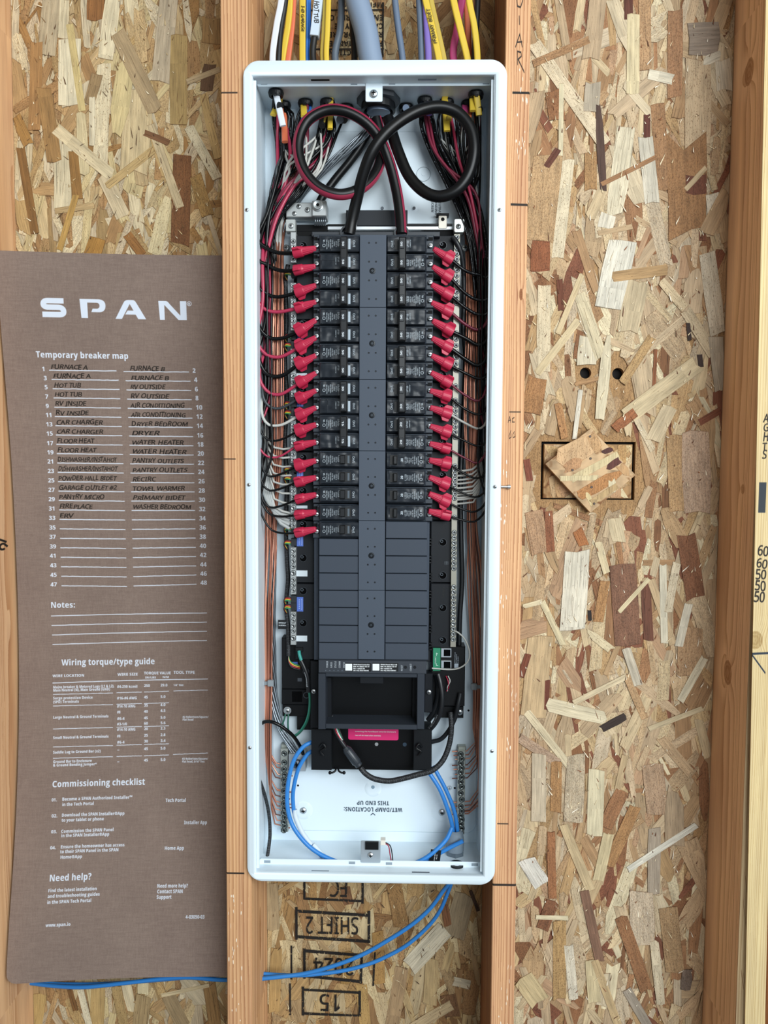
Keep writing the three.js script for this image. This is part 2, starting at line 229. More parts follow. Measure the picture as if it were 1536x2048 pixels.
// one strand: an irregular chip lying flat; top at height t, sides down to the board; uv along its length in metres
function strandPolygon(r, len, wid, square) {
  if (square) { const a = len / 2, b = wid / 2, e = (s) => (r() - 0.5) * s, k = r() * 0.18; return [[b * (1 - k), -a + e(wid * 0.25)], [b * (1 + e(0.1)), e(a * 0.6)], [b * (1 + e(0.12)), a + e(wid * 0.25)], [b * e(0.6), a + e(wid * 0.2)], [-b * (1 - k * r()), a + e(wid * 0.3)], [-b * (1 + e(0.1)), e(a * 0.6)], [-b, -a + e(wid * 0.25)], [b * e(0.6), -a + e(wid * 0.2)]]; }
  const a = len / 2, b = wid / 2, e = (s) => (r() - 0.5) * s, k = r(), t = k < 0.25 ? 0.25 + r() * 0.4 : 0.8 + r() * 0.25, u = k > 0.75 ? 0.3 + r() * 0.4 : 0.8 + r() * 0.25;
  return [[b * u, -a + e(wid * 0.6)], [b * (1 + e(0.16)), -a * 0.35 + e(a * 0.3)], [b * (1 + e(0.2)), a * 0.4 + e(a * 0.3)], [b * t, a + e(wid * 0.6)], [b * e(0.5), a + e(wid * 0.5)], [-b * t, a + e(wid * 0.6)], [-b * (1 + e(0.2)), a * 0.3 + e(a * 0.3)], [-b * (1 + e(0.16)), -a * 0.4 + e(a * 0.3)], [-b * u, -a + e(wid * 0.6)], [b * e(0.5), -a + e(wid * 0.5)]];
}
// (the broken rim of a chip is painted darker, for resin on the torn edge and for shade in the gaps between chips; it comes and goes along the edge)
function strandGeo(poly, cx, cy, ang, top, thick, clip, u0, v0, tint = [1, 1, 1]) {
  const ca = Math.cos(ang), sa = Math.sin(ang), pts = poly.map(([x, y]) => [cx + x * ca - y * sa, cy + x * sa + y * ca, x, y]).map((p) => { p[0] = Math.min(clip.x1, Math.max(clip.x0, p[0])); return p; });
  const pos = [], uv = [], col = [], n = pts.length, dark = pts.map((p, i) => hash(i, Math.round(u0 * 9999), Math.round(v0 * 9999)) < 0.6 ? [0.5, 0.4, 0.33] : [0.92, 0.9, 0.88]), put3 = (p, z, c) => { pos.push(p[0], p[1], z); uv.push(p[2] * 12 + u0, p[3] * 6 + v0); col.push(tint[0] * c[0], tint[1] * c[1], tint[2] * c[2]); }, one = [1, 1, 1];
  const mid = pts.reduce((a, p) => a.map((v, i) => v + p[i] / n), [0, 0, 0, 0]);
  const inn = pts.map((p) => { const d = Math.hypot(p[2] - mid[2], p[3] - mid[3]) || 1, k = Math.max(0.4, 1 - 0.00075 / d * (d > 0.02 ? 1.6 : 1)); return p.map((v, i) => mid[i] + (v - mid[i]) * k); });
  for (let i = 0; i < n; i++) { const j = (i + 1) % n, p = pts[i], q = pts[j]; if ((p[0] - mid[0]) * (q[1] - mid[1]) - (p[1] - mid[1]) * (q[0] - mid[0]) < 1e-9) continue;
    put3(mid, top, one); put3(inn[i], top, one); put3(inn[j], top, one);
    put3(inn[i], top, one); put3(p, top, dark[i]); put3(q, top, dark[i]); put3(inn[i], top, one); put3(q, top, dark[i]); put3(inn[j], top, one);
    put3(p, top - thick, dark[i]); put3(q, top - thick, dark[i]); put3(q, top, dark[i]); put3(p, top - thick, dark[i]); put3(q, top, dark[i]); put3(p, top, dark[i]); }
  const g = new THREE.BufferGeometry(); g.setAttribute('position', new THREE.BufferAttribute(new Float32Array(pos), 3)); g.setAttribute('uv', new THREE.BufferAttribute(new Float32Array(uv), 2)); g.setAttribute('color', new THREE.BufferAttribute(new Float32Array(col), 3)); g.computeVertexNormals(); return g;
}
function paler(hex, k) { const c = new THREE.Color(hex), s = c.getHSL({}, THREE.SRGBColorSpace); return '#' + new THREE.Color().setHSL(s.h, s.s * (1 - k), Math.min(0.92, s.l * (1 + k * 0.12)), THREE.SRGBColorSpace).getHexString(); }
const linearOf = (hex) => new THREE.Color(hex);
function boardWall(name, x0, x1, hole, seed, looseN, tones, pale = 0) {
  const wall = thing(name); wall.userData.kind = 'structure'; wall.userData.label = { wall_back_left: 'strand board sheathing behind the brown card board', wall_back: 'strand board sheathing behind the white electrical panel', wall_back_right: 'strand board sheathing of the large bare bay' }[name];
  const s = new THREE.Shape([[x0, 0], [x1, 0], [x1, 3.3], [x0, 3.3]].map(([x, y]) => new THREE.Vector2(x, y))); for (const h of hole) s.holes.push(h);
  const g = new THREE.ExtrudeGeometry(s, { depth: 0.011, bevelEnabled: false }); g.translate(0, 0, OSBZ - 0.011);
  const uv = g.attributes.uv; for (let i = 0; i < uv.count; i++) uv.setXY(i, uv.getX(i) * 12, uv.getY(i) * 6);
  put(wall, 'sheathing', g, plainOSB);
  const r = rng(seed), clip = { x0: x0 + 0.0005, x1: x1 - 0.0005 }, base = [];
  const yTop = U(768, -20, OSBZ).y, yBot = U(768, 2068, OSBZ).y;
  const inHole = (cx, cy, rad) => hole.some((h) => { const b = new THREE.Box2().setFromPoints(h.getPoints(12)); return cx > b.min.x - rad && cx < b.max.x + rad && cy > b.min.y - rad && cy < b.max.y + rad; });
  const hits = (cx, cy, len, wid, ang) => { if (!hole.length) return false; for (let i = -3; i <= 3; i++) for (let j = -1; j <= 1; j++) { const x = j * wid * 0.6, y = i * len * 0.18; if (inHole(cx + x * Math.cos(ang) - y * Math.sin(ang), cy + x * Math.sin(ang) + y * Math.cos(ang), 0.002)) return true; } return false; };
  for (let i = 0; i < looseN; i++) {
    const small = r() < 0.3 ? 0.5 : 1, len = (0.05 + r() * 0.085) * small, wid = (0.009 + r() * r() * 0.034) * small, ang = (r() + r() + r() - 1.5) * 0.62 + (r() < 0.12 ? (r() - 0.5) * 2.4 : 0), cx = x0 + r() * (x1 - x0), cy = yBot + r() * (yTop - yBot);
    const pick = tones[Math.floor(r() * tones.length)], poly = strandPolygon(r, len, wid); if (hits(cx, cy, len, wid, ang)) continue;
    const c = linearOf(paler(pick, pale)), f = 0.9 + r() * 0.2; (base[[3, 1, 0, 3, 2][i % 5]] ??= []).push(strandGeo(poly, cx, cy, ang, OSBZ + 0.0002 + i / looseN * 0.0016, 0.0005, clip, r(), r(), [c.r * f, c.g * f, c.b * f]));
  }
  base.forEach((list, k) => { const m = put(wall, 'strands', mergeGeometries(list), new THREE.MeshStandardMaterial({ map: grain[k], vertexColors: true, roughness: 0.82, bumpMap: grain[k], bumpScale: 0.0005 })); m.userData.kind = 'stuff'; });
    let layer = 0; const total = 320;
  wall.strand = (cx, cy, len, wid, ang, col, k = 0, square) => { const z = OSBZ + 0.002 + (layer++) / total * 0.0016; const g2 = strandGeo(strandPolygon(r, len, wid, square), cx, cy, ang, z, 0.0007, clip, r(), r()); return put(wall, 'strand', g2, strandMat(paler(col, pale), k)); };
  wall.some = (n, ok, box, tint = tones, big = 1) => { for (let i = 0, tries = 0; i < n && tries < n * 6; tries++) { const a = U(box[0] + r() * (box[2] - box[0]), box[1] + r() * (box[3] - box[1]), OSBZ), len = (0.03 + r() * 0.075) * big, wid = (0.008 + r() * r() * 0.026) * big; const ang = (r() + r() + r() - 1.5) * 0.8 + (r() < 0.15 ? (r() - 0.5) * 2.6 : 0); if (hits(a.x, a.y, len, wid, ang) || a.x < x0 || a.x > x1) continue; wall.strand(a.x, a.y, len, wid, ang, tint[Math.floor(r() * tint.length)], Math.floor(r() * 4)); i++; } };
  // strands read off the photograph: centre line from (ax, ay) to (bx, by) and width, in a crop with its own origin and scale
  wall.list = (ox, oy, sc, text) => { for (const row of text.trim().split('\n')) { const [ax, ay, bx, by, w, col, k] = row.trim().split(' '); const a = U(ox + ax / sc, oy + ay / sc, OSBZ), b = U(ox + bx / sc, oy + by / sc, OSBZ), d = b.clone().sub(a); wall.strand((a.x + b.x) / 2, (a.y + b.y) / 2, d.length(), w / sc * mpp(OSBZ), Math.atan2(d.y, d.x) - Math.PI / 2, col, +(k ?? 0), r() < 0.92); } };
  // loose slivers pressed into the face, far too many to count
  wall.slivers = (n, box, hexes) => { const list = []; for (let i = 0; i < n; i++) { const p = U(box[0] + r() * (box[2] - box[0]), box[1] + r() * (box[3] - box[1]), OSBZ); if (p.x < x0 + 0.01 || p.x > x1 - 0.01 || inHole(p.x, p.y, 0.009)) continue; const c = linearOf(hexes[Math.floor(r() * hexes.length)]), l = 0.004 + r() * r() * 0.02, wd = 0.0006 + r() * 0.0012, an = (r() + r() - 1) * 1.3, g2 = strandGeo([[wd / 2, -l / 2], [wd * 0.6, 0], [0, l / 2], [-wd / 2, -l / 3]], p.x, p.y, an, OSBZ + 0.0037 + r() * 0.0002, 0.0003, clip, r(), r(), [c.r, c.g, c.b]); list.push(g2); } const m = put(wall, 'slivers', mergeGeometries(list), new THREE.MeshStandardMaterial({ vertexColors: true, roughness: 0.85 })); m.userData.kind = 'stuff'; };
  return wall;
}
const holeAt = (px, py, rpx) => { const c = U(px, py, OSBZ), r = rpx * mpp(OSBZ), p = new THREE.Path(); p.absarc(c.x, c.y, r, 0, Math.PI * 2, true); return p; };
const cutA = U(1083, 883, OSBZ), cutB = U(1268.5, 1000, OSBZ);
const cutPath = new THREE.Path([[cutA.x, cutA.y], [cutA.x, cutB.y], [cutB.x, cutB.y], [cutB.x, cutA.y]].map(([x, y]) => new THREE.Vector2(x, y)));
struct('wall_outside', boxGeo(-2.5, 2.9, 0, 3.3, -0.2, OSBZ - 0.0125), new THREE.MeshStandardMaterial({ color: 0x14110f, roughness: 0.95 }));
for (const [x0, x1] of [[-2.5, XFL - 0.038], [XFR + 0.036, 2.9]]) struct('wall_back_side', boxGeo(x0, x1, 0, 3.3, OSBZ - 0.012, OSBZ), plainOSB);
const tonesA = ['#d9bf8d', '#cfae7c', '#c29b68', '#e3d0a6', '#d9c6a2', '#b58a58', '#c9ab7c', '#a67a46', '#dcc48e', '#c8a56c', '#cdb795', '#b3925f'];
const tonesB = ['#cfb188', '#c7a67c', '#d3b791', '#c4a379', '#dcc193', '#cfae7c', '#c29b68', '#e3d0a6', '#d6bd95', '#b58a5c', '#c9ab84', '#a87850', '#bfa27c', '#d3b084', '#91603c', '#cdb795', '#ba9468', '#8a5238', '#c49a72'];
const tonesC = ['#c9ac7c', '#bd9a68', '#b08a58', '#d3bd92', '#c4ad86', '#a07a50', '#8e6840', '#b89a70'];
const tonesD = ['#d8bd90', '#cdae80', '#c8a57a', '#dcc6a0', '#d2b58e', '#bf9a6c', '#c6a880', '#d0b48c', '#b98f62'];
const wallA = boardWall('wall_back_left', XFL, XL0, [], 101, 1500, tonesA, 0.06);
wallA.some(70, 0, [30, 0, 460, 520], tonesA);
wallA.some(30, 0, [40, 1950, 460, 2060], tonesA);
wallA.list(0, 0, 3.072, `
320 0 290 340 110 #c9b592 0
400 0 390 240 60 #e6d5ae 0
590 -20 590 130 105 #a16c3a 2
1040 0 990 500 110 #cbb798 0
1300 110 1300 270 110 #a78350 2
430 250 430 650 140 #efe2bd 0
230 265 215 800 72 #b58752 0
850 540 830 1060 180 #dcc393 0
640 400 620 1000 90 #e6d5ad 1
700 -20 650 370 95 #ecdcb4 0
550 650 600 460 70 #a88a60 2
780 380 720 830 110 #dfc88f 0
720 200 960 690 100 #b79c74 0
1100 220 1100 780 105 #bb9c62 0
570 600 570 900 36 #e8d9b6 0
500 700 520 1080 66 #e2cf9f 0
390 840 390 1290 110 #e2d2ac 2
450 930 480 1220 65 #a5793f 0
270 540 340 1000 90 #ae8550 0
430 150 510 690 45 #dcc484 0
640 1080 760 1330 90 #d8c29a 0
340 790 690 1080 75 #e4d1a6 0
1120 960 1110 1500 115 #8a5a34 3
1200 1080 1280 1330 80 #b08a4f 3
660 1150 950 920 48 #cfae74 2
930 770 1110 1280 52 #dcc498 2
890 820 1040 880 38 #8a5f3c 2
130 910 220 1440 52 #8f6636 0
345 1300 585 1265 36 #c9aa77 0
1030 1230 950 1560 80 #e2cf9f 1
600 1470 560 1600 105 #b8863f 0
780 1440 880 1570 58 #a5713a 2
1160 780 1340 1100 60 #dfd0ab 1
1250 580 1340 980 50 #cfae72 2
1290 400 1270 560 80 #6f5138 0
1150 510 1355 430 34 #c7ad83 0
100 720 180 890 66 #b08446 2
470 1200 370 1540 40 #c99e55 0`);
wallA.list(0, 1600, 3.34, `
260 1290 230 1500 120 #c9a768 0
660 1240 650 1500 100 #cba86a 0
780 1240 830 1500 70 #b3945f 1
960 1200 960 1290 80 #e2d0a2 0
960 1300 940 1510 110 #b99c6c 2
1120 1290 1230 1510 105 #a98f68 0
1400 1230 1440 1500 90 #b08752 2
1080 1300 1400 1230 28 #dcc699 0
540 1260 600 1500 48 #e2d4b2 1
470 1260 510 1400 38 #8e6234 2`);
const wallM = boardWall('wall_back', XL1, XR0, [], 103, 1500, tonesC, 0);
wallM.some(100, 0, [520, 1700, 985, 2060], tonesC);
wallM.some(70, 0, [520, 0, 985, 150], tonesC);
wallM.list(440, 1740, 2.477, `
250 60 260 290 80 #b8a07a 0
860 60 900 280 80 #a07a4c 3
620 80 640 170 50 #8a6140 2
780 300 790 560 60 #b08850 1
280 380 270 700 60 #c4a068 0
1210 120 1160 330 105 #a79374 0
1050 440 1040 660 70 #c7ab7c 0
900 480 850 780 70 #ad8f6a 0
1110 170 1130 270 40 #8a5c3c 2
1130 620 1150 720 80 #7d5a3c 3
1110 290 935 480 100 #d8ccb2 2
1155 545 1240 565 50 #dccdb0 0
1150 660 960 775 56 #c9b088 2
1240 100 1280 200 18 #4a3426 2
640 400 620 560 50 #a8844c 0
700 560 720 763 60 #bb975e 1`);
const wallB = boardWall('wall_back_right', XR1, XFR, [holeAt(1171, 746, 11), holeAt(1236, 747.5, 11.5), cutPath], 107, 2300, tonesB, 0.1);
wallB.some(110, 0, [1040, 0, 1450, 2060], tonesD, 1.15);
wallB.list(1000, 0, 2.866, `
560 -10 520 340 95 #c3a680 0
825 -10 830 400 70 #c19669 3
1000 60 1000 560 85 #b08058 3
735 -20 735 120 48 #6b3a2a 2
190 250 600 830 76 #dfcaa5 1
190 370 510 230 42 #b98a5c 3
760 80 760 540 72 #e3cf9f 0
1130 350 1130 880 145 #cdb08a 1
1075 235 1255 225 180 #9a8876 0
1160 360 1260 320 52 #e6d8bd 0
1270 350 1285 520 86 #e2d3b7 0
850 430 990 460 56 #efe2c4 0
300 520 330 690 95 #a06c43 3
350 480 345 990 26 #e8d8ae 0
530 480 520 640 88 #bcab92 0
560 600 590 1090 42 #5a4036 0
515 870 520 1090 68 #b98c58 3
900 600 930 1090 78 #ad7f55 3
1065 815 1070 1340 210 #a97a4e 3
1120 1010 1120 1120 115 #7d4a35 3
720 740 650 1250 105 #e6d7b4 2
830 790 870 1170 82 #d8cdb6 2
580 1060 890 905 26 #a9794f 0
1180 960 1060 1090 28 #d8bd90 0
1210 1110 1230 1260 78 #e5d9be 1
270 900 230 1370 170 #c9a373 3
390 920 330 1480 68 #e0cfab 1
230 1390 230 1560 105 #9a5836 3
265 960 330 860 38 #6e3f2e 2
620 1230 600 1310 86 #efe3c8 0
840 660 840 790 36 #6a3628 2
1300 1100 1180 1340 86 #c9a67a 0
560 1340 760 1300 28 #c9a87c 0`);
wallB.list(1000, 500, 2.866, `
700 -60 620 340 165 #e8e0ca 2
790 180 730 470 120 #cfb890 0
250 200 250 700 78 #decaa4 1
230 -40 230 115 105 #9c5c38 3
340 170 350 350 33 #7d452c 2
640 160 955 112 62 #c39a66 0
500 490 494 660 108 #e7d8b6 0
430 770 560 738 26 #b98c5c 2
450 250 580 620 72 #e2cfa6 2
470 140 330 480 33 #dcc394 0
450 400 210 710 42 #e0c899 0
620 500 570 960 62 #e2d2ad 0
920 180 1060 340 52 #d9c096 1
1060 350 1220 600 66 #cfb892 1
1180 20 1250 480 95 #d6c7ab 1
1230 500 1270 800 86 #bfae95 0
1075 420 1085 520 22 #43332d 0
1140 600 1150 670 28 #43332d 0
870 500 700 760 50 #c9a069 3
890 570 880 780 20 #9a5d37 2
970 900 870 1100 86 #dcc49b 0
1000 1060 1020 1500 105 #c39a68 3
1110 1040 1130 1500 160 #c6a587 3
1260 920 1140 990 38 #8c4f35 2
1130 650 720 960 100 #ddc598 0
770 930 650 1030 58 #a5663d 3
210 730 180 930 115 #b5804e 3
330 880 370 1080 42 #c08a55 3
460 800 425 1085 26 #efe4cc 0
150 1200 170 1320 38 #95503a 2`);
wallB.list(1000, 1000, 2.866, `
190 60 230 300 105 #c29870 3
275 60 290 300 48 #9a5e3d 3
440 170 480 260 58 #b4713f 3
650 100 680 240 78 #dcc59a 0
560 240 610 420 42 #e3cda0 0
600 460 560 700 58 #b88552 3
1060 200 1120 560 112 #8f5d3e 3
700 365 730 830 152 #8a5f47 3
440 285 415 750 142 #e9dfc6 2
830 470 850 800 56 #7a4a36 2
1090 720 1080 1000 140 #bb936a 3
860 450 990 830 46 #d2b285 0
930 370 940 820 42 #e5d9bb 0
1010 360 960 640 48 #ddcba8 1
1080 590 1020 840 48 #e9dec2 0
850 450 680 640 26 #e2cea0 0
230 780 190 1240 145 #d6b585 0
240 580 360 830 36 #e3d0a3 0
130 610 240 580 28 #e6d3a8 0
500 750 640 860 46 #e0cba0 1
160 880 120 1010 38 #8a4a32 2
270 1030 265 1200 28 #7d3f2c 2
720 1000 830 1250 46 #c79f70 3
720 850 790 1060 52 #cdbfa6 0
1170 900 1030 1150 46 #dfd0ae 0
270 1170 610 1250 80 #e6d6b0 0
420 1160 720 1010 33 #e0caa0 0
850 1310 1160 1190 32 #d9c298 0
580 1310 710 1240 46 #3d2f2a 0
510 630 515 690 20 #2e2522 0
150 1210 410 1540 46 #e0cda5 2
110 1360 340 1510 56 #c2a284 3`);
wallB.list(1000, 1508, 2.866, `
220 0 220 380 86 #d6c3a2 0
320 40 320 330 66 #bb8a55 3
430 0 420 390 112 #c9b595 3
870 60 900 340 124 #bd9a78 3
700 200 600 420 86 #a4714a 3
990 200 1000 520 112 #b79b7a 0
550 90 540 460 95 #e2d3ab 0
770 300 620 640 70 #b38250 3
880 420 880 800 76 #b3a08a 0
620 450 560 720 66 #dcc696 0
150 600 240 740 100 #e9e3d4 2
290 440 300 820 48 #a97046 3
360 400 520 780 56 #d4b98a 0
730 660 1125 400 38 #e6dfca 0
800 780 820 1080 145 #d0b99a 3
480 780 570 1180 56 #8d6750 0
300 840 240 1000 76 #8e5c3c 3
340 950 340 1400 76 #c39a62 3
205 930 390 935 28 #ead9af 0
960 880 1000 1240 112 #b18d62 3
690 930 840 1350 76 #9f6d46 3
880 1060 920 1440 56 #dccaa6 1
390 1090 420 1400 56 #dcd0b6 1
520 1180 540 1420 76 #dcc796 0
130 1280 230 1420 124 #d9c08c 0
540 1180 680 1560 46 #d0b07e 0
720 1340 850 1560 56 #a89a86 0
1070 1230 1060 1350 66 #7d6a5c 3`);
wallA.slivers(260, [30, 0, 450, 520], ['#efe3c4', '#8a6a44', '#d9bf8d', '#5e4630']); wallM.slivers(220, [520, 1760, 985, 2060], ['#e6d6b0', '#7a5a3a', '#c9ad7c', '#4e3a28']); wallB.slivers(650, [1035, 0, 1460, 2060], ['#f2e6cc', '#e9d8b4', '#e2cfa8', '#8f5c3c', '#6a4632', '#f6eedb']);
{ // the cut-out plug that still sits in its opening, a little loose
  const a = U(1088.5, 888, OSBZ), b = U(1263, 997.5, OSBZ), plug = thing('cutout_plug', 'rectangular strand board plug sitting loose in its black-edged cut opening', 'board', null, V((a.x + b.x) / 2, (a.y + b.y) / 2, OSBZ - 0.012));
  const w = b.x - a.x, h = a.y - b.y, r = rng(61);
  put(plug, 'core', slab(w, h, 0.0105, { c: 0.0008 }), plainOSB);
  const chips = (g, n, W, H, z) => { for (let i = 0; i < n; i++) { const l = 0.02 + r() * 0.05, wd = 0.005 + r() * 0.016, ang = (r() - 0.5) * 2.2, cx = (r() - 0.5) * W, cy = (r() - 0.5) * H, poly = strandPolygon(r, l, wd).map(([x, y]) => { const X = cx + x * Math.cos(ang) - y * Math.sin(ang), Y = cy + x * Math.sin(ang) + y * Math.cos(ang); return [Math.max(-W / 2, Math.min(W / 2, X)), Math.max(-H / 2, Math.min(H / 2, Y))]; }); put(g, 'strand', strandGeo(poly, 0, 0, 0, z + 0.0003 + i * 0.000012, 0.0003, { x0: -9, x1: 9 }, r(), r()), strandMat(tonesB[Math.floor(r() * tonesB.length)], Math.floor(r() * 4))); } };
  chips(plug, 46, w - 0.002, h - 0.002, 0.0105);
  const patch = thing('patch_board', 'square strand board patch nailed over the cut-out, turned on its corner', 'board', null, U(1180, 940, OSBZ + 0.004));
  const L = U(1090.5, 929, OSBZ + 0.012), T = U(1181, 858, OSBZ + 0.012), R = U(1271, 947, OSBZ + 0.012), Bt = U(1179.5, 1024, OSBZ + 0.012);
  // an irregular quadrilateral with real thickness, standing 4 mm off the wall
  const o = patch.position, rel = (v, z) => V(v.x - o.x, v.y - o.y, z), TLc = [rel(U(1181, 857, -0.128), 0.0115), rel(U(1090, 928, -0.128), 0.0115), rel(U(1180, 1025, -0.128), 0.0115), rel(U(1270, 950, -0.128), 0.0115)];
  put(patch, 'core', hexa(TLc, TLc.map((v) => V(v.x, v.y, 0))), M('patchcore', '#cfae86', 0.85, 0, { map: grain[3] }));
  const inP = (x, y) => { for (let i = 0; i < 4; i++) { const p = TLc[i], q = TLc[(i + 1) % 4]; if ((q.x - p.x) * (y - p.y) - (q.y - p.y) * (x - p.x) < 0.0015 * p.distanceTo(q)) return false; } return true; };
  let kk = 0;
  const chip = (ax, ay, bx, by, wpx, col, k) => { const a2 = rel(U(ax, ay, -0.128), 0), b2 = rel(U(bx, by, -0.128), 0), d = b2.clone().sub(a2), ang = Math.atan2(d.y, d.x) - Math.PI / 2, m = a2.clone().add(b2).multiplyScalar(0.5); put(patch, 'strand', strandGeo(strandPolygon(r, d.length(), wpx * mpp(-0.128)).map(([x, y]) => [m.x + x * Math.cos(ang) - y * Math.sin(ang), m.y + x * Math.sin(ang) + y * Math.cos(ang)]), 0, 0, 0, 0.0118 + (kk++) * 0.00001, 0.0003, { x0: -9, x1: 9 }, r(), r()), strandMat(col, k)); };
  chip(1118, 920, 1190, 882, 44, '#d8b388', 1); chip(1128, 938, 1160, 922, 22, '#c89a70', 3); chip(1140, 960, 1238, 908, 15, '#e4d0a2', 0); chip(1120, 957, 1195, 955, 10, '#e6d4a8', 0); chip(1160, 990, 1240, 945, 24, '#c08a58', 3); chip(1205, 905, 1222, 898, 10, '#5f3b36', 0); chip(1214, 936, 1238, 920, 14, '#6a4038', 2); chip(1222, 960, 1226, 984, 15, '#eadbb6', 0); chip(1172, 985, 1184, 1010, 9, '#e2cc9a', 0); chip(1180, 1006, 1232, 972, 12, '#d0b080', 2); chip(1180, 868, 1196, 900, 20, '#cfa678', 3); chip(1236, 930, 1258, 950, 16, '#cba274', 2);
  for (const [x, y] of [[1179, 873], [1180, 917], [1144, 940], [1182, 974], [1187, 1007]]) put(patch, 'nail_head', disc(2.4 * mpp(-0.128), 0.0006), M('darksteel', '#4a3f3a', 0.5, 0.6), rel(U(x, y, -0.128), 0.0121));
}
// stencilled print on the board behind the panel (upside down, as the sheet was turned)
{
  const stencil = inkTex(512, 720, (g, w, h) => {
    const s = w / 190, X = (px) => (px - 570) * s, Y = (py) => (py - 1765) * s, r = rng(3); g.fillStyle = g.strokeStyle = '#15110f'; g.lineWidth = 5 * s * 0.8;
    const bar = (a, b, c, d, wd = 4.5) => { g.lineWidth = wd * s; g.beginPath(); g.moveTo(X(a), Y(b)); g.lineTo(X(c), Y(d)); g.stroke(); };
    const up = (t, x, y, size, kx = 1) => { g.save(); g.translate(X(x), Y(y)); g.rotate(Math.PI); g.scale(kx, 1); g.font = size * s + 'px sans-serif'; g.textBaseline = 'middle'; g.textAlign = 'center'; g.lineWidth = 0.8 * s; g.fillText(t, 0, 0); g.strokeText(t, 0, 0); g.restore(); };
    bar(609, 1765, 609, 1800); bar(725, 1765, 725, 1806); bar(609, 1798, 725, 1801); up('FC', 678, 1776, 46, 0.75);
    bar(593, 1815, 593, 1880, 5); bar(738, 1820, 738, 1884, 5); bar(593, 1823, 738, 1829, 6); bar(593, 1874, 738, 1881, 6); up('SHIFT 2', 664, 1850, 47, 0.68);
    bar(609, 1897, 609, 1958, 5); bar(724, 1904, 722, 1966, 5); bar(609, 1902, 724, 1909, 6); bar(609, 1952, 724, 1962, 6); up('2024', 668, 1932, 47, 0.8); bar(583, 1892, 583, 1960, 3.5); bar(750, 1902, 747, 1970, 3.5);
    bar(606, 1974, 606, 2034, 5); bar(720, 1980, 720, 2036, 5); bar(606, 1980, 720, 1984, 5); bar(606, 2028, 720, 2031, 5); up('15', 661, 2005, 47, 0.9); bar(580, 1968, 580, 2040, 3.5);
    g.globalCompositeOperation = 'destination-out'; for (let i = 0; i < 900; i++) { g.beginPath(); g.ellipse(r() * w, r() * h, 0.6 + r() * 2.4, 0.6 + r() * 6, 0, 0, 7); g.fill(); }
  });
  printAt(wallM, 'stencil_print', stencil, 570, 1765, 760, 1765 + 190 * 720 / 512, OSBZ + 0.004, 0.85);
  const stamp = inkTex(512, 352, (g, w, h) => {
    const s = w / 160, X = (px) => (px - 605) * s, Y = (py) => (py - 5) * s; g.fillStyle = g.strokeStyle = '#15110f';
    const up = (t, x, y, size) => { g.save(); g.translate(X(x), Y(y)); g.rotate(Math.PI); g.font = 'bold ' + size * s + 'px sans-serif'; g.textBaseline = 'middle'; g.fillText(t, 0, 0); g.restore(); };
    [['MANUFACTION', 105], ['PERFORMANCE', 87], ['RATED FOR PRE', 69], ['CATEGORY AE', 52], ['ENGINEERED OCE', 35], ['MEN R.1 FO', 8]].forEach(([t, y]) => up(t, 764, y, 15));
    g.lineWidth = 3 * s; for (const y of [20, 98]) { g.beginPath(); g.moveTo(0, Y(y)); g.lineTo(w, Y(y)); g.stroke(); } g.beginPath(); g.moveTo(w - 6, 0); g.lineTo(w - 6, h); g.stroke();
  });
  printAt(wallM, 'grade_stamp', stamp, 608, 5, 768, 115, OSBZ + 0.004, 0.85);
}
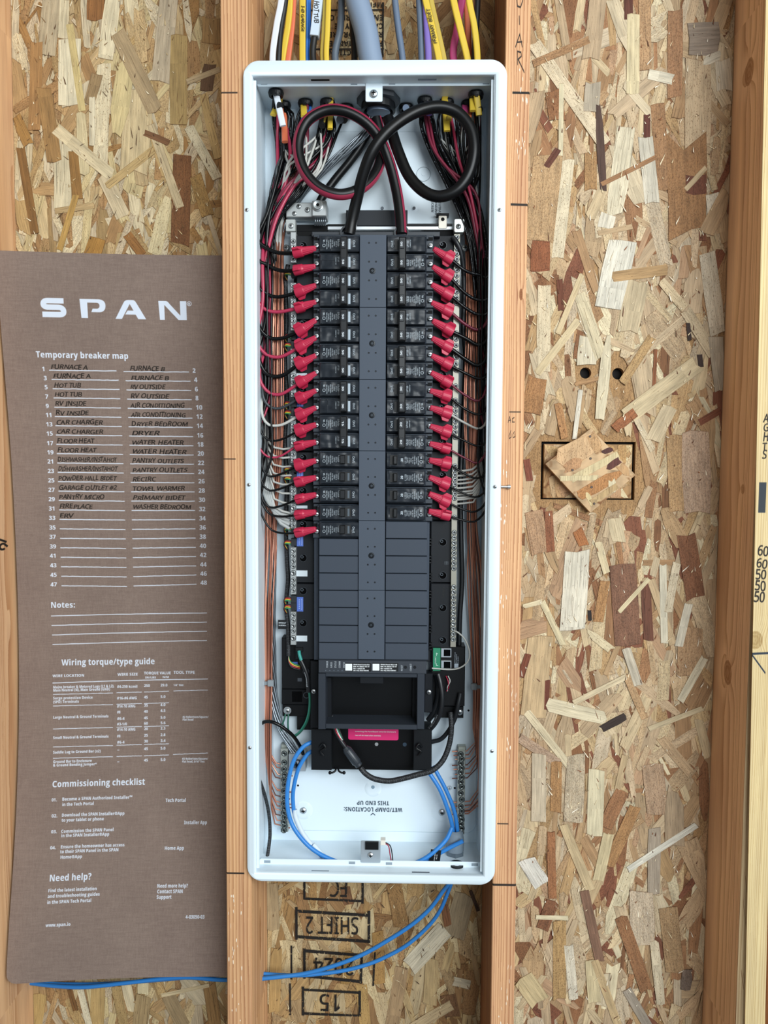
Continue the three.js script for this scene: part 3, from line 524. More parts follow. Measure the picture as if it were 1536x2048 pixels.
// ---------------------------------------------------------------- the printed brown card board, bowed between two studs
{
  const XLc = U(37, 1350, -0.103).x, XRc = XL0 - 0.003;
  const edge = [[480, -13], [600, -6], [684, 1], [780, 10], [900, 20], [1010, 26], [1130, 31], [1240, 35], [1350, 37], [1500, 35], [1600, 32], [1750, 24], [1860, 15], [1990, 5]].map(([y, x]) => { const p = UX(x, y, XLc); return [p.y, p.z]; });
  const zLeft = (y) => { if (y >= edge[0][0]) return edge[0][1]; for (let i = 1; i < edge.length; i++) if (y >= edge[i][0]) { const t = (y - edge[i][0]) / (edge[i - 1][0] - edge[i][0]); return edge[i][1] * (1 - t) + edge[i - 1][1] * t; } return edge[edge.length - 1][1]; };
  const ys = []; for (let i = -2; i <= 2; i++) ys.push(i);
  const zl = (y) => ys.reduce((a, i) => a + zLeft(y + i * 0.05), 0) / 5 - 0.004;
  const zAt = (x, y) => { const s = (x - XLc) / (XRc - XLc); return Math.max(-0.1345, zl(y) - 0.03 * s - 0.006 * Math.sin(Math.PI * s)); };
  const land = (px, py) => { let z = -0.09, p; for (let i = 0; i < 12; i++) { p = U(px, py, z); z = zAt(Math.min(XRc, p.x), p.y); } return p; };
  const yTop = (land(6, 502).y + land(440, 510).y) / 2, yBot = (land(20, 1974).y + land(440, 1948).y) / 2, H = yTop - yBot, Wd = XRc - XLc;
  const nx = 14, ny = 60, pos = [], uv = [], idx = [], T = 0.004, rc = 0.016;
  const xs = (i, y) => { const q = y - yBot; const cut = q < rc ? rc - Math.sqrt(Math.max(0, rc * rc - (rc - q) ** 2)) : 0; return XLc + cut + (Wd - cut) * i / nx; };
  const rows = []; for (let j = 0; j <= ny; j++) rows.push(yBot + H * j / ny); for (const e of [0.0008, 0.002, 0.0045, 0.008, 0.012]) rows.push(yBot + e, yTop - e); rows.sort((a, b) => a - b);
  for (const side of [0, 1]) for (const y of rows) for (let i = 0; i <= nx; i++) { const x = xs(i, y); pos.push(x, y, zAt(x, y) - side * T); uv.push((x - XLc) / Wd, (y - yBot) / H); }
  const m = nx + 1, R = rows.length;
  for (let j = 0; j < R - 1; j++) for (let i = 0; i < nx; i++) { const a = j * m + i; idx.push(a, a + 1, a + m, a + 1, a + m + 1, a + m); }
  const core = []; const o = R * m; for (let j = 0; j < R - 1; j++) for (const i of [0, nx]) { const a = j * m + i, b = a + o, c = a + m, d = b + m; core.push(a, c, b, c, d, b); } for (const j of [0, R - 1]) for (let i = 0; i < nx; i++) { const a = j * m + i, b = a + o; core.push(a, b, a + 1, a + 1, b, b + 1); }
  for (let j = 0; j < R - 1; j++) for (let i = 0; i < nx; i++) { const a = o + j * m + i; core.push(a, a + m, a + 1, a + 1, a + m, a + m + 1); }
  const geo = (ix) => { const g = new THREE.BufferGeometry(); g.setAttribute('position', new THREE.BufferAttribute(new Float32Array(pos), 3)); g.setAttribute('uv', new THREE.BufferAttribute(new Float32Array(uv), 2)); g.setIndex(ix); g.computeVertexNormals(); return g; };
  const CW = 1024 * 0.62 | 0, CH = 2048, r = rng(19);
  const tex = canvasTex(CW, CH, (g) => {
    const d = g.createImageData(CW, CH), a = d.data; for (let y = 0, k = 0; y < CH; y++) for (let x = 0; x < CW; x++, k += 4) { const n = (vnoise(x / 22, y / 1.6, 3) - 0.5) * 9 + (vnoise(x / 1.5, y / 14, 4) - 0.5) * 8 + (vnoise(x / 1.4, y / 1.4, 6) - 0.5) * 10 + (fbm(x / 110, y / 150, 5, 3) - 0.5) * 9; a[k] = 127 + n; a[k + 1] = 110 + n; a[k + 2] = 101 + n * 0.9; a[k + 3] = 255; } g.putImageData(d, 0, 0);
    const at = (px, py) => { const p = land(px, py); return [(p.x - XLc) / Wd * CW, (yTop - p.y) / H * CH]; };
    const ink = '#d3dcea', sc = (px, py) => { const p = at(px, py), q = at(px + 40, py); return (q[0] - p[0]) / 40; };
    const txt = (t, px, py, size, wpx, font = 'bold') => { const [x, y] = at(px, py), s = sc(px, py); g.font = font + ' ' + size * s + 'px sans-serif'; const k = wpx ? wpx * s / g.measureText(t).width : 1; g.save(); g.translate(x, y); g.scale(k, 1); g.fillStyle = ink; g.fillText(t, 0, 0); g.restore(); };
    const rule = (x0, y0, x1, y1, w = 1.7) => { const p = at(x0, y0), q = at(x1, y1); g.strokeStyle = ink; g.lineWidth = w * 1.4; g.beginPath(); g.moveTo(...p); const n = 24; for (let i = 1; i <= n; i++) g.lineTo(p[0] + (q[0] - p[0]) * i / n, p[1] + (q[1] - p[1]) * i / n + (r() - 0.5) * 0.8); g.stroke(); };
    { // the large word: S P A N, heavy wide letters
      const [x0, y0] = at(82, 634), s = sc(200, 615), h = 38 * s; g.fillStyle = g.strokeStyle = ink; g.lineJoin = 'round'; g.lineCap = 'butt';
      const L = (px, f) => { const [x, y] = at(px, 634 + (px - 82) * 0.024); g.save(); g.translate(x, y); g.scale(s, s); f(); g.restore(); };
      const th = 11.5; g.lineWidth = th;
      L(82, () => { g.lineWidth = 11; g.beginPath(); g.moveTo(46, -33); g.lineTo(16, -33); g.quadraticCurveTo(6, -33, 6, -26); g.quadraticCurveTo(6, -20, 16, -20); g.lineTo(34, -20); g.quadraticCurveTo(45, -20, 45, -12); g.quadraticCurveTo(45, -5.5, 36, -5.5); g.lineTo(3, -5.5); g.stroke(); });
      L(161, () => { g.beginPath(); g.moveTo(0, -38); g.lineTo(38, -38); g.quadraticCurveTo(51, -37, 51, -26); g.quadraticCurveTo(51, -13, 38, -12); g.lineTo(22, -12); g.lineTo(25, -19); g.lineTo(34, -19); g.quadraticCurveTo(39, -20, 39, -25); g.quadraticCurveTo(39, -31, 33, -31); g.lineTo(15, -31); g.lineTo(15, 0); g.lineTo(2, 0); g.closePath(); g.fill(); });
      L(231, () => { g.beginPath(); g.moveTo(0, 0); g.lineTo(18, -33); g.quadraticCurveTo(21, -38, 27, -38); g.lineTo(36, -38); g.quadraticCurveTo(40, -38, 43, -33); g.lineTo(62, 0); g.lineTo(46, 0); g.lineTo(41, -9); g.lineTo(20, -9); g.lineTo(25, -17); g.lineTo(37, -17); g.lineTo(30, -30); g.lineTo(13, 0); g.closePath(); g.fill(); });
      L(318, () => { g.beginPath(); g.moveTo(0, -38); g.lineTo(15, -38); g.quadraticCurveTo(19, -38, 22, -33); g.lineTo(44, -9); g.lineTo(44, -38); g.lineTo(57, -38); g.lineTo(57, 0); g.lineTo(40, 0); g.lineTo(12, -30); g.lineTo(12, 0); g.lineTo(2, 0); g.closePath(); g.fill(); g.lineWidth = 1.2; g.beginPath(); g.arc(63, -33, 4.2, 0, 7); g.stroke(); g.font = 'bold 6px sans-serif'; g.fillText('R', 60.8, -30.8); });
    }
    txt('Temporary breaker map', 72, 715, 18, 188);
    const left = ['FURNACE A', 'FURNACE A', 'HOT TUB', 'HOT TUB', 'RV INSIDE', 'RV INSIDE', 'CAR CHARGER', 'CAR CHARGER', 'FLOOR HEAT', 'FLOOR HEAT', 'DISHWASHER/INSTAHOT', 'DISHWASHER/INSTAHOT', 'POWDER-HALL BIDET', 'GARAGE OUTLET #2', 'PANTRY MICRO', 'FIREPLACE', 'ERV'];
    const right = ['FURNACE B', 'FURNACE B', 'RV OUTSIDE', 'RV OUTSIDE', 'AIR CONDITIONING', 'AIR CONDITIONING', 'DRYER BEDROOM', 'DRYER', 'WATER HEATER', 'WATER HEATER', 'PANTRY OUTLETS', 'PANTRY OUTLETS', 'RECIRC', 'TOWEL WARMER', 'PRIMARY BIDET', 'WASHER BEDROOM'];
    const lw = [82, 84, 58, 60, 68, 73, 101, 102, 82, 85, 130, 130, 126, 127, 100, 72, 30], rw = [76, 84, 76, 84, 118, 118, 122, 60, 114, 120, 112, 120, 50, 116, 114, 128];
    for (let i = 0; i < 24; i++) {
      const t = i / 23, yl = 742 + 431 * t - 2 * Math.sin(Math.PI * t), yr = 745.5 + 424.5 * t, xl = 83 + 18 * Math.sqrt(t), xr = 385 + 16 * Math.sqrt(t);
      txt(String(2 * i + 1), xl - (i > 4 ? 0 : -1), yl, 12); txt(String(2 * i + 2), xr, yr, 12);
      rule(98 + 25 * Math.sqrt(t), yl - 2.5 + 1, 233 + 21 * Math.sqrt(t), yl + 1 - 1); rule(247 + 20 * Math.sqrt(t), yl + 1 - t * 2, 378 + 15 * Math.sqrt(t), yr - 1.5);
      const put2 = (s, px, py, w) => { const [x, y] = at(px, py), k = sc(px, py); g.save(); g.translate(x, y); g.font = '14px sans-serif'; g.scale(w * k / (g.measureText(s).width * 0.96), 1.3); hand(g, s, 0, 0, 13, r, { width: 0.1 }); g.restore(); };
      if (left[i]) put2(left[i], 101 + 21 * Math.sqrt(t), yl - 4.5, lw[i]); if (right[i]) put2(right[i], (i < 2 ? 259 : 257) + 10 * Math.sqrt(t), yr - 4.5, rw[i]);
    }
    txt('Notes:', 101, 1216, 17, 50); for (let i = 0; i < 4; i++) rule(102 + i, 1232 + i * 19, 414, 1226 + i * 18.3);
    txt('Wiring torque/type guide', 123, 1331, 18, 190);
    txt('WIRE LOCATION', 105, 1355, 8, 64); txt('WIRE SIZE', 235, 1351, 8, 41); txt('TORQUE VALUE', 288, 1349, 7.5, 54); txt('TOOL TYPE', 347, 1347.5, 8, 43); txt('IN/LBS', 290, 1357, 6, 22); txt('N/M', 325, 1356, 6, 13);
    rule(105, 1366, 416, 1358);
    const R4 = [['Mains breaker & Metered Lugs (L1 & L2),', 106, 1377, 124], ['Main Neutral (N), Main Ground (GND)', 106, 1383, 115], ['Surge protection Device', 106, 1399, 80], ['(SPD) Terminals', 106, 1406, 52], ['Large Neutral & Ground Terminals', 106, 1437, 112], ['Small Neutral & Ground Terminals', 106, 1478, 112], ['Saddle Lug to Ground Bar (x2)', 106, 1507, 96], ['Ground Bar to Enclosure', 106, 1526, 78], ['& Ground Bonding Jumper*', 106, 1533, 88]];
    for (const [t, x, y, w] of R4) txt(t, x, y, 7.4, w);
    const sizes = [['#4-250 kcmil', 1376, '250', '29.0', 41], ['#16-#6 AWG', 1399, '45', '5.0', 40], ['#14-10 AWG', 1415, '35', '4.0', 37], ['#8', 1427, '40', '4.5', 7], ['#6-4', 1440, '45', '5.0', 15], ['#3-1/0', 1451, '60', '5.6', 20], ['#14-10 AWG', 1462, '20', '2.3', 37], ['#8', 1475, '25', '2.8', 7], ['#6-4', 1487, '30', '3.4', 15], ['-', 1502, '45', '5.0', 5], ['-', 1525, '45', '5.0', 5]];
    for (const [t, y, a2, b, w] of sizes) { txt(t, 234, y, 7.4, w); txt(a2, 288, y - 2, 7.2); txt(b, 321, y - 3, 7.2); }
    txt('1/4" Hex', 347, 1372, 5.6, 20); txt('#2 Robertson/Square/', 365, 1436, 5.4, 52); txt('Flat head', 365, 1441.5, 5.4, 22); txt('#2 Robertson/Square/', 364, 1520, 5.4, 52); txt('Flat head, 5/16" hex', 364, 1525.5, 5.4, 45);
    for (const [y, e] of [[1389, 1], [1412, 1], [1458, 1], [1494, 1], [1516.5, 1]]) { rule(106, y, 226, y - 3, 1.3); rule(233, y - 3.5, 284, y - 5, 1.3); rule(288, y - 5, 338, y - 6.5, 1.3); } rule(347, 1382, 416, 1380, 1.3); rule(346, 1509, 416, 1506, 1.3);
    txt('Commissioning checklist', 104, 1575, 18.5, 189);
    const chk = [['01.', 103, 1603, 11], ['02.', 103, 1635, 12], ['03.', 102, 1667, 12], ['04.', 100, 1699, 12], ['Become a SPAN Authorized Installer™', 124, 1602, 142], ['in the Tech Portal', 124, 1612, 64], ['Download the SPAN Installer®App', 123, 1634, 127], ['to your tablet or phone', 123, 1644, 85], ['Commission the SPAN Panel', 122, 1666, 106], ['in the SPAN Installer®App', 122, 1675, 97], ['Ensure the homeowner has access', 121, 1697, 129], ['to their SPAN Panel in the SPAN', 120, 1707, 118], ['Home®App', 120, 1718, 44], ['Tech Portal', 331, 1604, 41], ['Installer App', 368, 1648, 46], ['Home App', 329, 1700, 39], ['Find the latest installation', 96, 1785, 98], ['and troubleshooting guides', 95, 1796, 105], ['in the SPAN Tech Portal', 94, 1808, 89], ['Need more help?', 314, 1776, 62], ['Contact SPAN', 314, 1787, 52], ['Support', 313, 1798, 30], ['www.span.io', 91, 1854, 50], ['4-03050-03', 371, 1838, 38]];
    for (const [t, x, y, w] of chk) txt(t, x, y, 9.4, w);
    txt('Need help?', 98, 1763, 18.5, 85);
  });
  const card = thing('cardboard_sheet', 'tall brown printed card sheet with white lettering, leaning between two studs', 'sign', null, V(0, 0, 0));
  put(card, 'printed_face', geo(idx), new THREE.MeshStandardMaterial({ map: tex, roughness: 0.92 })); put(card, 'corrugated_core', geo(core), M('cardcore', '#a58b73', 0.95));
}
// ---------------------------------------------------------------- the white steel enclosure
const BZ = -0.1, FZ = 0.008;
const paint = M('paint', '#dbe9f2', 0.42, 0, { clearcoat: 0.25, clearcoatRoughness: 0.35 }), steel = M('steel', '#c9ced2', 0.32, 0.9), darkSteel = M('darksteel2', '#5b6168', 0.4, 0.7), blackP = M('blackplastic', '#0d0f12', 0.42, 0, { specularIntensity: 0.6 }), blackM = M('blackmatte', '#08090b', 0.7, 0, { specularIntensity: 0.4 });
const fo = { x0: U(489.5, 1000, FZ).x, x1: U(1002, 1000, FZ).x, y1: U(745, 118.5, FZ).y, y0: U(745, 1767.5, FZ).y }, fi = { x0: U(505, 1000, FZ).x, x1: U(981, 1000, FZ).x, y1: U(745, 147, FZ).y, y0: U(745, 1752, FZ).y };
const YTOP = fi.y1 - 0.0008, YBOT = fi.y0 + 0.0008, XI0 = fi.x0 + 0.0025, XI1 = fi.x1 - 0.0025;
const enclosure = thing('electrical_enclosure', 'tall open white steel electrical panel box mounted between the two middle studs', 'electrical panel', null, V(0, 0, 0));
{
  const rr = (b, r, Cl) => { const p = new Cl(), { x0, x1, y0, y1 } = b; p.moveTo(x0 + r, y0); p.lineTo(x1 - r, y0); p.absarc(x1 - r, y0 + r, r, -Math.PI / 2, 0); p.lineTo(x1, y1 - r); p.absarc(x1 - r, y1 - r, r, 0, Math.PI / 2); p.lineTo(x0 + r, y1); p.absarc(x0 + r, y1 - r, r, Math.PI / 2, Math.PI); p.lineTo(x0, y0 + r); p.absarc(x0 + r, y0 + r, r, Math.PI, Math.PI * 1.5); return p; };
  const e = 0.003, s = rr({ x0: fo.x0 + e, x1: fo.x1 - e, y0: fo.y0 + e, y1: fo.y1 - e }, 0.021, THREE.Shape); s.holes.push(rr({ x0: fi.x0 - 0.0012, x1: fi.x1 + 0.0012, y0: fi.y0 - 0.0012, y1: fi.y1 + 0.0012 }, 0.003, THREE.Path));
  const g = new THREE.ExtrudeGeometry(s, { depth: 0.004, bevelEnabled: true, bevelThickness: e, bevelSize: e, bevelSegments: 4, curveSegments: 10 }); g.translate(0, 0, FZ - 0.007);
  put(enclosure, 'front_flange', toCreasedNormals(g, 0.7), paint);
  const t = 0.0016;
  put(enclosure, 'side_wall', merged([boxGeo(XI0 - t, XI0, YBOT - t, YTOP + t, BZ, FZ - 0.003)]), paint); put(enclosure, 'side_wall', boxGeo(XI1, XI1 + t, YBOT - t, YTOP + t, BZ, FZ - 0.003), paint);
  put(enclosure, 'top_wall', boxGeo(XI0, XI1, YTOP, YTOP + t, BZ, FZ - 0.003), paint); put(enclosure, 'bottom_wall', boxGeo(XI0, XI1, YBOT - t, YBOT, BZ, FZ - 0.003), paint);
  put(enclosure, 'back_wall', boxGeo(XI0 - t, XI1 + t, YBOT - t, YTOP + t, BZ - t, BZ), paint);
  slabAt(enclosure, 'raised_back_plate', 543, 262, 962, 1664, BZ, BZ + 0.0022, paint, { r: 0.016, c: 0.0016, n: 6 });
  // inner ledge behind the flange on both sides
  for (const s2 of [-1, 1]) put(enclosure, 'side_ledge', boxGeo(s2 < 0 ? XI0 : XI1 - 0.004, s2 < 0 ? XI0 + 0.004 : XI1, YBOT + 0.004, YTOP - 0.004, -0.0025, -0.001), paint);
  // top and bottom lips with their slots and louvres
  const lz = -0.0205;
  slabAt(enclosure, 'top_lip', 514, 161, 982, 172, lz - 0.0014, lz, paint, { r: 0.003, c: 0.0005 }); slabAt(enclosure, 'bottom_lip', 519, 1721, 964, 1736, lz - 0.0014, lz, paint, { r: 0.003, c: 0.0005 });
  slabAt(enclosure, 'fixing_tab', 731, 165, 765, 203, lz, lz + 0.0016, paint, { r: 0.002, c: 0.0005 });
  const tab = slabAt(enclosure, 'fixing_tab', 721.5, 1682, 761, 1726, lz, lz + 0.0016, M('tabgrey', '#aeb9c2', 0.4, 0.5), { r: 0.002, c: 0.0005 });
  slabAt(enclosure, 'latch_magnet', 730.5, 1684.5, 757, 1700, lz + 0.001, lz + 0.005, blackP, { c: 0.0006 });
  const lou = M('louvre', '#8d9aa5', 0.5, 0.1);
  for (const [x, y] of [[528, 166.5], [708, 167], [784, 166.5], [972, 166]]) slabAt(enclosure, 'louvre', x - 6.5, y - 2.5, x + 6.5, y + 2.5, lz - 0.0004, lz + 0.0005, lou, { c: 0.0003 });
  for (const [x, y] of [[534.5, 1723.5], [704, 1726], [778, 1727.5], [949.5, 1729.5]]) slabAt(enclosure, 'louvre', x - 6.3, y - 2.6, x + 6.3, y + 2.6, lz - 0.0004, lz + 0.0005, lou, { c: 0.0003 });
  // slots punched through the top and bottom ledge, seen as openings
  const slot = (px0, px1, py, Y, m) => { const a = UY(px0, py, Y), b = UY(px1, py, Y); put(enclosure, 'slot', boxGeo(a.x, b.x, Y - 0.0004, Y + 0.0004, a.z - 0.0022, a.z + 0.0022), m); };
  slot(622, 659, 160, YTOP, blackM); slot(836, 873, 159, YTOP, lou); slot(623, 658, 1742, YBOT, lou); slot(824, 859, 1745, YBOT, darkSteel);
  // screws on the flange
  const scr = (name, x, y, z, rp, m = steel, parent = enclosure) => { const r = rp * mpp(z), c = U(x, y, z), s0 = put(parent, name, merged([lathe([[0.00001, 0], [r, 0], [r, r * 0.25], [r * 0.75, r * 0.6], [0.00001, r * 0.75]], 14)]), m, c); put(s0, 'drive_recess', merged([boxGeo(-r * 0.5, r * 0.5, -r * 0.12, r * 0.12, 0, r * 0.78), boxGeo(-r * 0.12, r * 0.12, -r * 0.5, r * 0.5, 0, r * 0.78)]), blackM); return s0; };
  globalThis.__x = 0;
  for (const [x, y] of [[494, 420], [498, 969.5], [500, 1495], [999, 420], [990, 973.5], [984, 1502]]) scr('flange_screw', x, y, FZ, 3.8);
  scr('tab_screw', 747.5, 188, lz + 0.0016, 8); scr('tab_screw', 741.5, 1710, lz + 0.0016, 6.5);
  scr('mounting_screw', 606.8, 1620.5, BZ + 0.004, 7); scr('mounting_screw', 883.5, 1624, BZ + 0.004, 7);
  const dome = (x, y, r) => put(enclosure, 'dimple', toCreasedNormals(lathe([[0.00001, 0.0025], [r * mpp(BZ) * 0.55, 0.0025], [r * mpp(BZ), 0]], 28).toNonIndexed(), 1.2), paint, U(x, y, BZ + 0.002));
  dome(606.8, 1620.5, 20); dome(883.5, 1624, 22); dome(746, 1577, 18); dome(764.5, 416.5, 6); dome(828, 416.5, 6.5);
  put(enclosure, 'hole_plug', disc(3.6 * mpp(BZ), 0.003), M('plug', '#7f97a8', 0.5), U(746, 1573, BZ + 0.0022)); for (const [x, y] of [[764.5, 416.5], [828, 416.5]]) put(enclosure, 'rivet', disc(3 * mpp(BZ), 0.0012), darkSteel, U(x, y, BZ + 0.0042));
  const ko = 14 * mpp(BZ); put(enclosure, 'knockout', toCreasedNormals(lathe([[ko * 0.93, 0.0003], [ko, 0.0004], [ko, 0], [ko * 0.93, 0]], 40).toNonIndexed(), 0.6), lou, U(847, 348.5, BZ + 0.0022)); put(enclosure, 'knockout', disc(4 * mpp(BZ), 0.0007), paint, U(847, 348, BZ + 0.0022));
  for (const [x, y] of [[596, 1571], [909.5, 1576], [556, 1417], [937, 1421]]) put(enclosure, 'small_hole', disc(2.2 * mpp(BZ), 0.0004), blackM, U(x, y, BZ + 0.0022));
  printAt(enclosure, 'printed_text', inkTex(512, 176, (g, w, h) => { g.save(); g.translate(w / 2, h / 2); g.rotate(Math.PI); g.fillStyle = g.strokeStyle = '#24384a'; g.textAlign = 'center'; g.font = 'bold 46px sans-serif'; g.fillText('WET/DAMP LOCATIONS:', 0, -4, 470); g.fillText('THIS END UP', 0, 48, 260); g.lineWidth = 6; g.beginPath(); g.moveTo(-18, -66); g.lineTo(0, -50); g.lineTo(18, -66); g.stroke(); g.restore(); }), 682, 1592, 810, 1636, BZ + 0.0027, 0.5);
  printAt(enclosure, 'printed_text', inkTex(128, 256, (g, w, h) => { g.save(); g.translate(w / 2, h / 2); g.rotate(Math.PI / 2); g.fillStyle = '#2b3a48'; g.textAlign = 'center'; g.font = 'bold 40px sans-serif'; ['NEUTRAL', 'BONDING', 'SCREW'].forEach((t, i) => g.fillText(t, 20, -24 + i * 42)); g.restore(); }), 862, 388, 884, 432, BZ + 0.0027, 0.5);
  printAt(enclosure, 'earth_mark', inkTex(64, 64, (g) => { g.strokeStyle = '#33475a'; g.lineWidth = 4; g.beginPath(); g.arc(32, 32, 26, 0, 7); g.moveTo(32, 12); g.lineTo(32, 36); g.moveTo(16, 36); g.lineTo(48, 36); g.moveTo(22, 43); g.lineTo(42, 43); g.moveTo(27, 50); g.lineTo(37, 50); g.stroke(); }), 894, 1571, 904, 1581, BZ + 0.0027, 0.5);
  globalThis.__scr = scr;
}
const addScrew = globalThis.__scr;
{ // the long screw that sticks out at the right edge
  const s = thing('machine_screw', 'steel screw sticking out sideways from the right edge of the white panel', 'screw', null, U(1002, 973.5, 0.0035));
  const a = 13 * mpp(0); put(s, 'shank', new THREE.CylinderGeometry(0.0019, 0.0019, a, 12).rotateZ(Math.PI / 2).translate(a / 2, 0, 0), steel); put(s, 'head', new THREE.CylinderGeometry(0.0034, 0.0034, 0.0042, 14).rotateZ(Math.PI / 2).translate(a + 0.002, 0, 0), steel);
}
{ const w = thing('switch_lead', 'white plug with a thin red and black lead beside the lower fixing tab', 'wire'); slabAt(w, 'plug', 761, 1681, 771, 1691, -0.03, -0.019, M('plugwhite', '#e6e2d8', 0.5)); put(w, 'red_lead', wireGeo([[770, 1687, -0.024], [777, 1692, -0.026], [780, 1708, -0.034], [783, 1726, -0.04]], 0.0009, 20, 6), M('redwire', '#a5213f', 0.4)); put(w, 'black_lead', wireGeo([[771, 1685, -0.024], [780, 1691, -0.026], [784, 1706, -0.034], [786, 1726, -0.04]], 0.0009, 20, 6), M('blackwire', '#121417', 0.35)); }
// ---------------------------------------------------------------- the breaker board inside the box
const wrinkle = fieldTex(256, 256, (x, y) => 255 * (0.65 * fbm(x / 64, y / 40, 61, 2) + 0.35 * fbm(x / 40, y / 90, 67, 2)), { srgb: false });
const caseM = M('breakercase', '#2c333c', 0.42, 0, { specularIntensity: 0.8 }), faceM = M('breakerface', '#181d24', 0.28, 0, { bumpMap: wrinkle, bumpScale: 0.0034, specularIntensity: 0.5, clearcoat: 0.4, clearcoatRoughness: 0.08 }), coverM = M('cover', '#454e5b', 0.55, 0, { specularIntensity: 0.6 }), fillM = M('filler', '#3b434f', 0.58, 0, { specularIntensity: 0.6 }), baseM = M('boardbase', '#171a1f', 0.5, 0, { specularIntensity: 0.5 }), toggleM = M('toggle', '#0d0f12', 0.32);
wrinkle.repeat.set(14, 14);
const TOPZ = -0.031;
let filler;
const lerp = (a, b, t) => a + (b - a) * t, rowT = (y) => (y - 480) / 840;
{ // board and its relay strips
  const pb = thing('breaker_board', 'black moulded breaker mounting board down the middle of the panel box', 'breaker board', null, V(0, 0, 0));
  slabAt(pb, 'base', 588, 462, 913, 1322, BZ + 0.002, -0.078, blackM, { c: 0.001 });
  slabAt(pb, 'base', 622, 466, 870, 1322, -0.078, -0.071, baseM, { c: 0.001 });
  const sock = (x, y) => { const c = U(x, y, -0.0635), r = 7 * mpp(-0.0635), s = put(pb, 'socket', toCreasedNormals(lathe([[r, 0], [r, 0.0014], [r * 1.13, 0.0012], [r * 1.16, 0]], 22).toNonIndexed(), 0.6), M('socketrim', '#2b3036', 0.35), c); put(s, 'socket_hole', disc(r, 0.0003, 0.0001), M('pit', '#020203', 0.9, 0, { specularIntensity: 0.2 })); put(s, 'socket_post', toCreasedNormals(lathe([[r * 0.3, 0.0016], [r * 0.42, 0.0014], [r * 0.42, 0], [r * 0.3, 0]], 16).toNonIndexed(), 0.6), M('socketpost', '#5a636c', 0.35), V(-r * 0.32, r * 0.32, 0.0002)); };
  for (const [side, xa, xb] of [['l', 593, 627], ['r', 863, 903]]) {
    const edges = side === 'l' ? [470, 579, 640, 766, 903, 1041, 1166.5, 1320] : [470, 560, 687, 764, 902, 1041, 1166, 1296];
    for (let i = 0; i < edges.length - 1; i++) slabAt(pb, 'relay_module', lerp(xa, xa - 2, i / 6), edges[i] + 1, lerp(xb + 8, xb + 4, i / 6), edges[i + 1] - 1, -0.078, -0.0635, baseM, { c: 0.001 });
    const ys = side === 'l' ? [492, 580, 648, 715.7, 782, 849, 915.7, 982, 1049, 1115.8, 1181.6, 1246] : [491, 617, 684, 751, 816, 884.6, 951, 1017.5, 1084.5, 1150.7, 1215.8, 1280.5];
    for (const y of ys) sock(side === 'l' ? 606.5 : 885.5, y);
    for (let i = 0; i < 7; i++) for (const d of [0, 6, 12]) { const y = 1077 + i * 34.8 + d; slabAt(pb, 'rib', side === 'l' ? 627 : 858, y, side === 'l' ? 633 : 864, y + 3, -0.0635, -0.058, blackP, { c: 0.0004 }); }
  }
  slabAt(pb, 'edge_rail', 628, 1074, 638, 1320, -0.071, -0.05, fillM, { c: 0.001 }); slabAt(pb, 'edge_rail', 852, 1043, 858, 1320, -0.071, -0.05, fillM, { c: 0.001 });
  slabAt(pb, 'top_shroud', 692, 420, 815, 452, BZ + 0.002, -0.085, M('shroud', '#22262c', 0.5, 0, { specularIntensity: 0.6 }), { c: 0.001 }); slabAt(pb, 'top_shroud', 655, 448, 700, 452, BZ + 0.002, -0.086, blackP, { c: 0.0005 }); slabAt(pb, 'top_shroud', 812, 447, 905, 452, BZ + 0.002, -0.086, blackP, { c: 0.0005 });
  slabAt(pb, 'bus_strip', 655, 452.5, 908, 459.5, BZ + 0.002, -0.083, M('tin', '#d9dee2', 0.35, 0.55), { c: 0.0006 });
  slabAt(pb, 'top_shroud', 593, 449, 655, 470, BZ + 0.002, -0.082, blackM, { c: 0.0008 }); slabAt(pb, 'top_shroud', 848, 460, 912, 470, BZ + 0.002, -0.08, blackM, { c: 0.0008 });
  slabAt(pb, 'bus_cap', 624, 463, 880, 473, -0.078, -0.05, M('buscap', '#2c3138', 0.5), { c: 0.0008 });
  for (const [x, y] of [[696, 470], [803, 470]]) put(pb, 'cable_collar', toCreasedNormals(lathe([[11.4 * mpp(-0.05), 0], [15 * mpp(-0.05), 0], [14.6 * mpp(-0.05), 0.012], [11.4 * mpp(-0.05), 0.012], [11.4 * mpp(-0.05), 0]], 24).toNonIndexed(), 0.6), M('collar', '#2a2f35', 0.5), U(x, y, -0.058));
  const t = slabAt(pb, 'board_bracket', 877, 431, 894, 457, BZ + 0.002, -0.082, M('bracketTin', '#bdb8ad', 0.4, 0.6), { r: 0.002, c: 0.0006 }); put(pb, 'bracket_hole', disc(3.6 * mpp(-0.082), 0.0003), blackM, U(885.5, 438.5, -0.082));
  slabAt(pb, 'top_shroud', 873, 426, 898, 431, BZ + 0.002, -0.084, blackP, { c: 0.0005 });
  // number marks of the sockets and the moulded word on the right strips
  printAt(pb, 'printed_text', inkTex(64, 128, (g, w, h) => { g.translate(w / 2, h / 2); g.rotate(-Math.PI / 2); g.fillStyle = '#7e8790'; g.font = '12px sans-serif'; g.textAlign = 'center'; ['FOR WIRE', 'TERMINALS', 'USE 60/75'].forEach((s, i) => g.fillText(s, 0, -8 + i * 14)); }), 886, 1118, 899, 1134, -0.0632);
  for (const [y0, y1] of [[1047, 1068], [1170, 1200]]) printAt(pb, 'moulded_word', inkTex(64, 160, (g, w, h) => { g.translate(w / 2, h / 2); g.rotate(-Math.PI / 2); g.fillStyle = '#0b0d0f'; g.font = 'bold 34px sans-serif'; g.textAlign = 'center'; g.fillText('S P A N', 0, 12, 150); }), 881, y0, 892, y1, -0.0632);
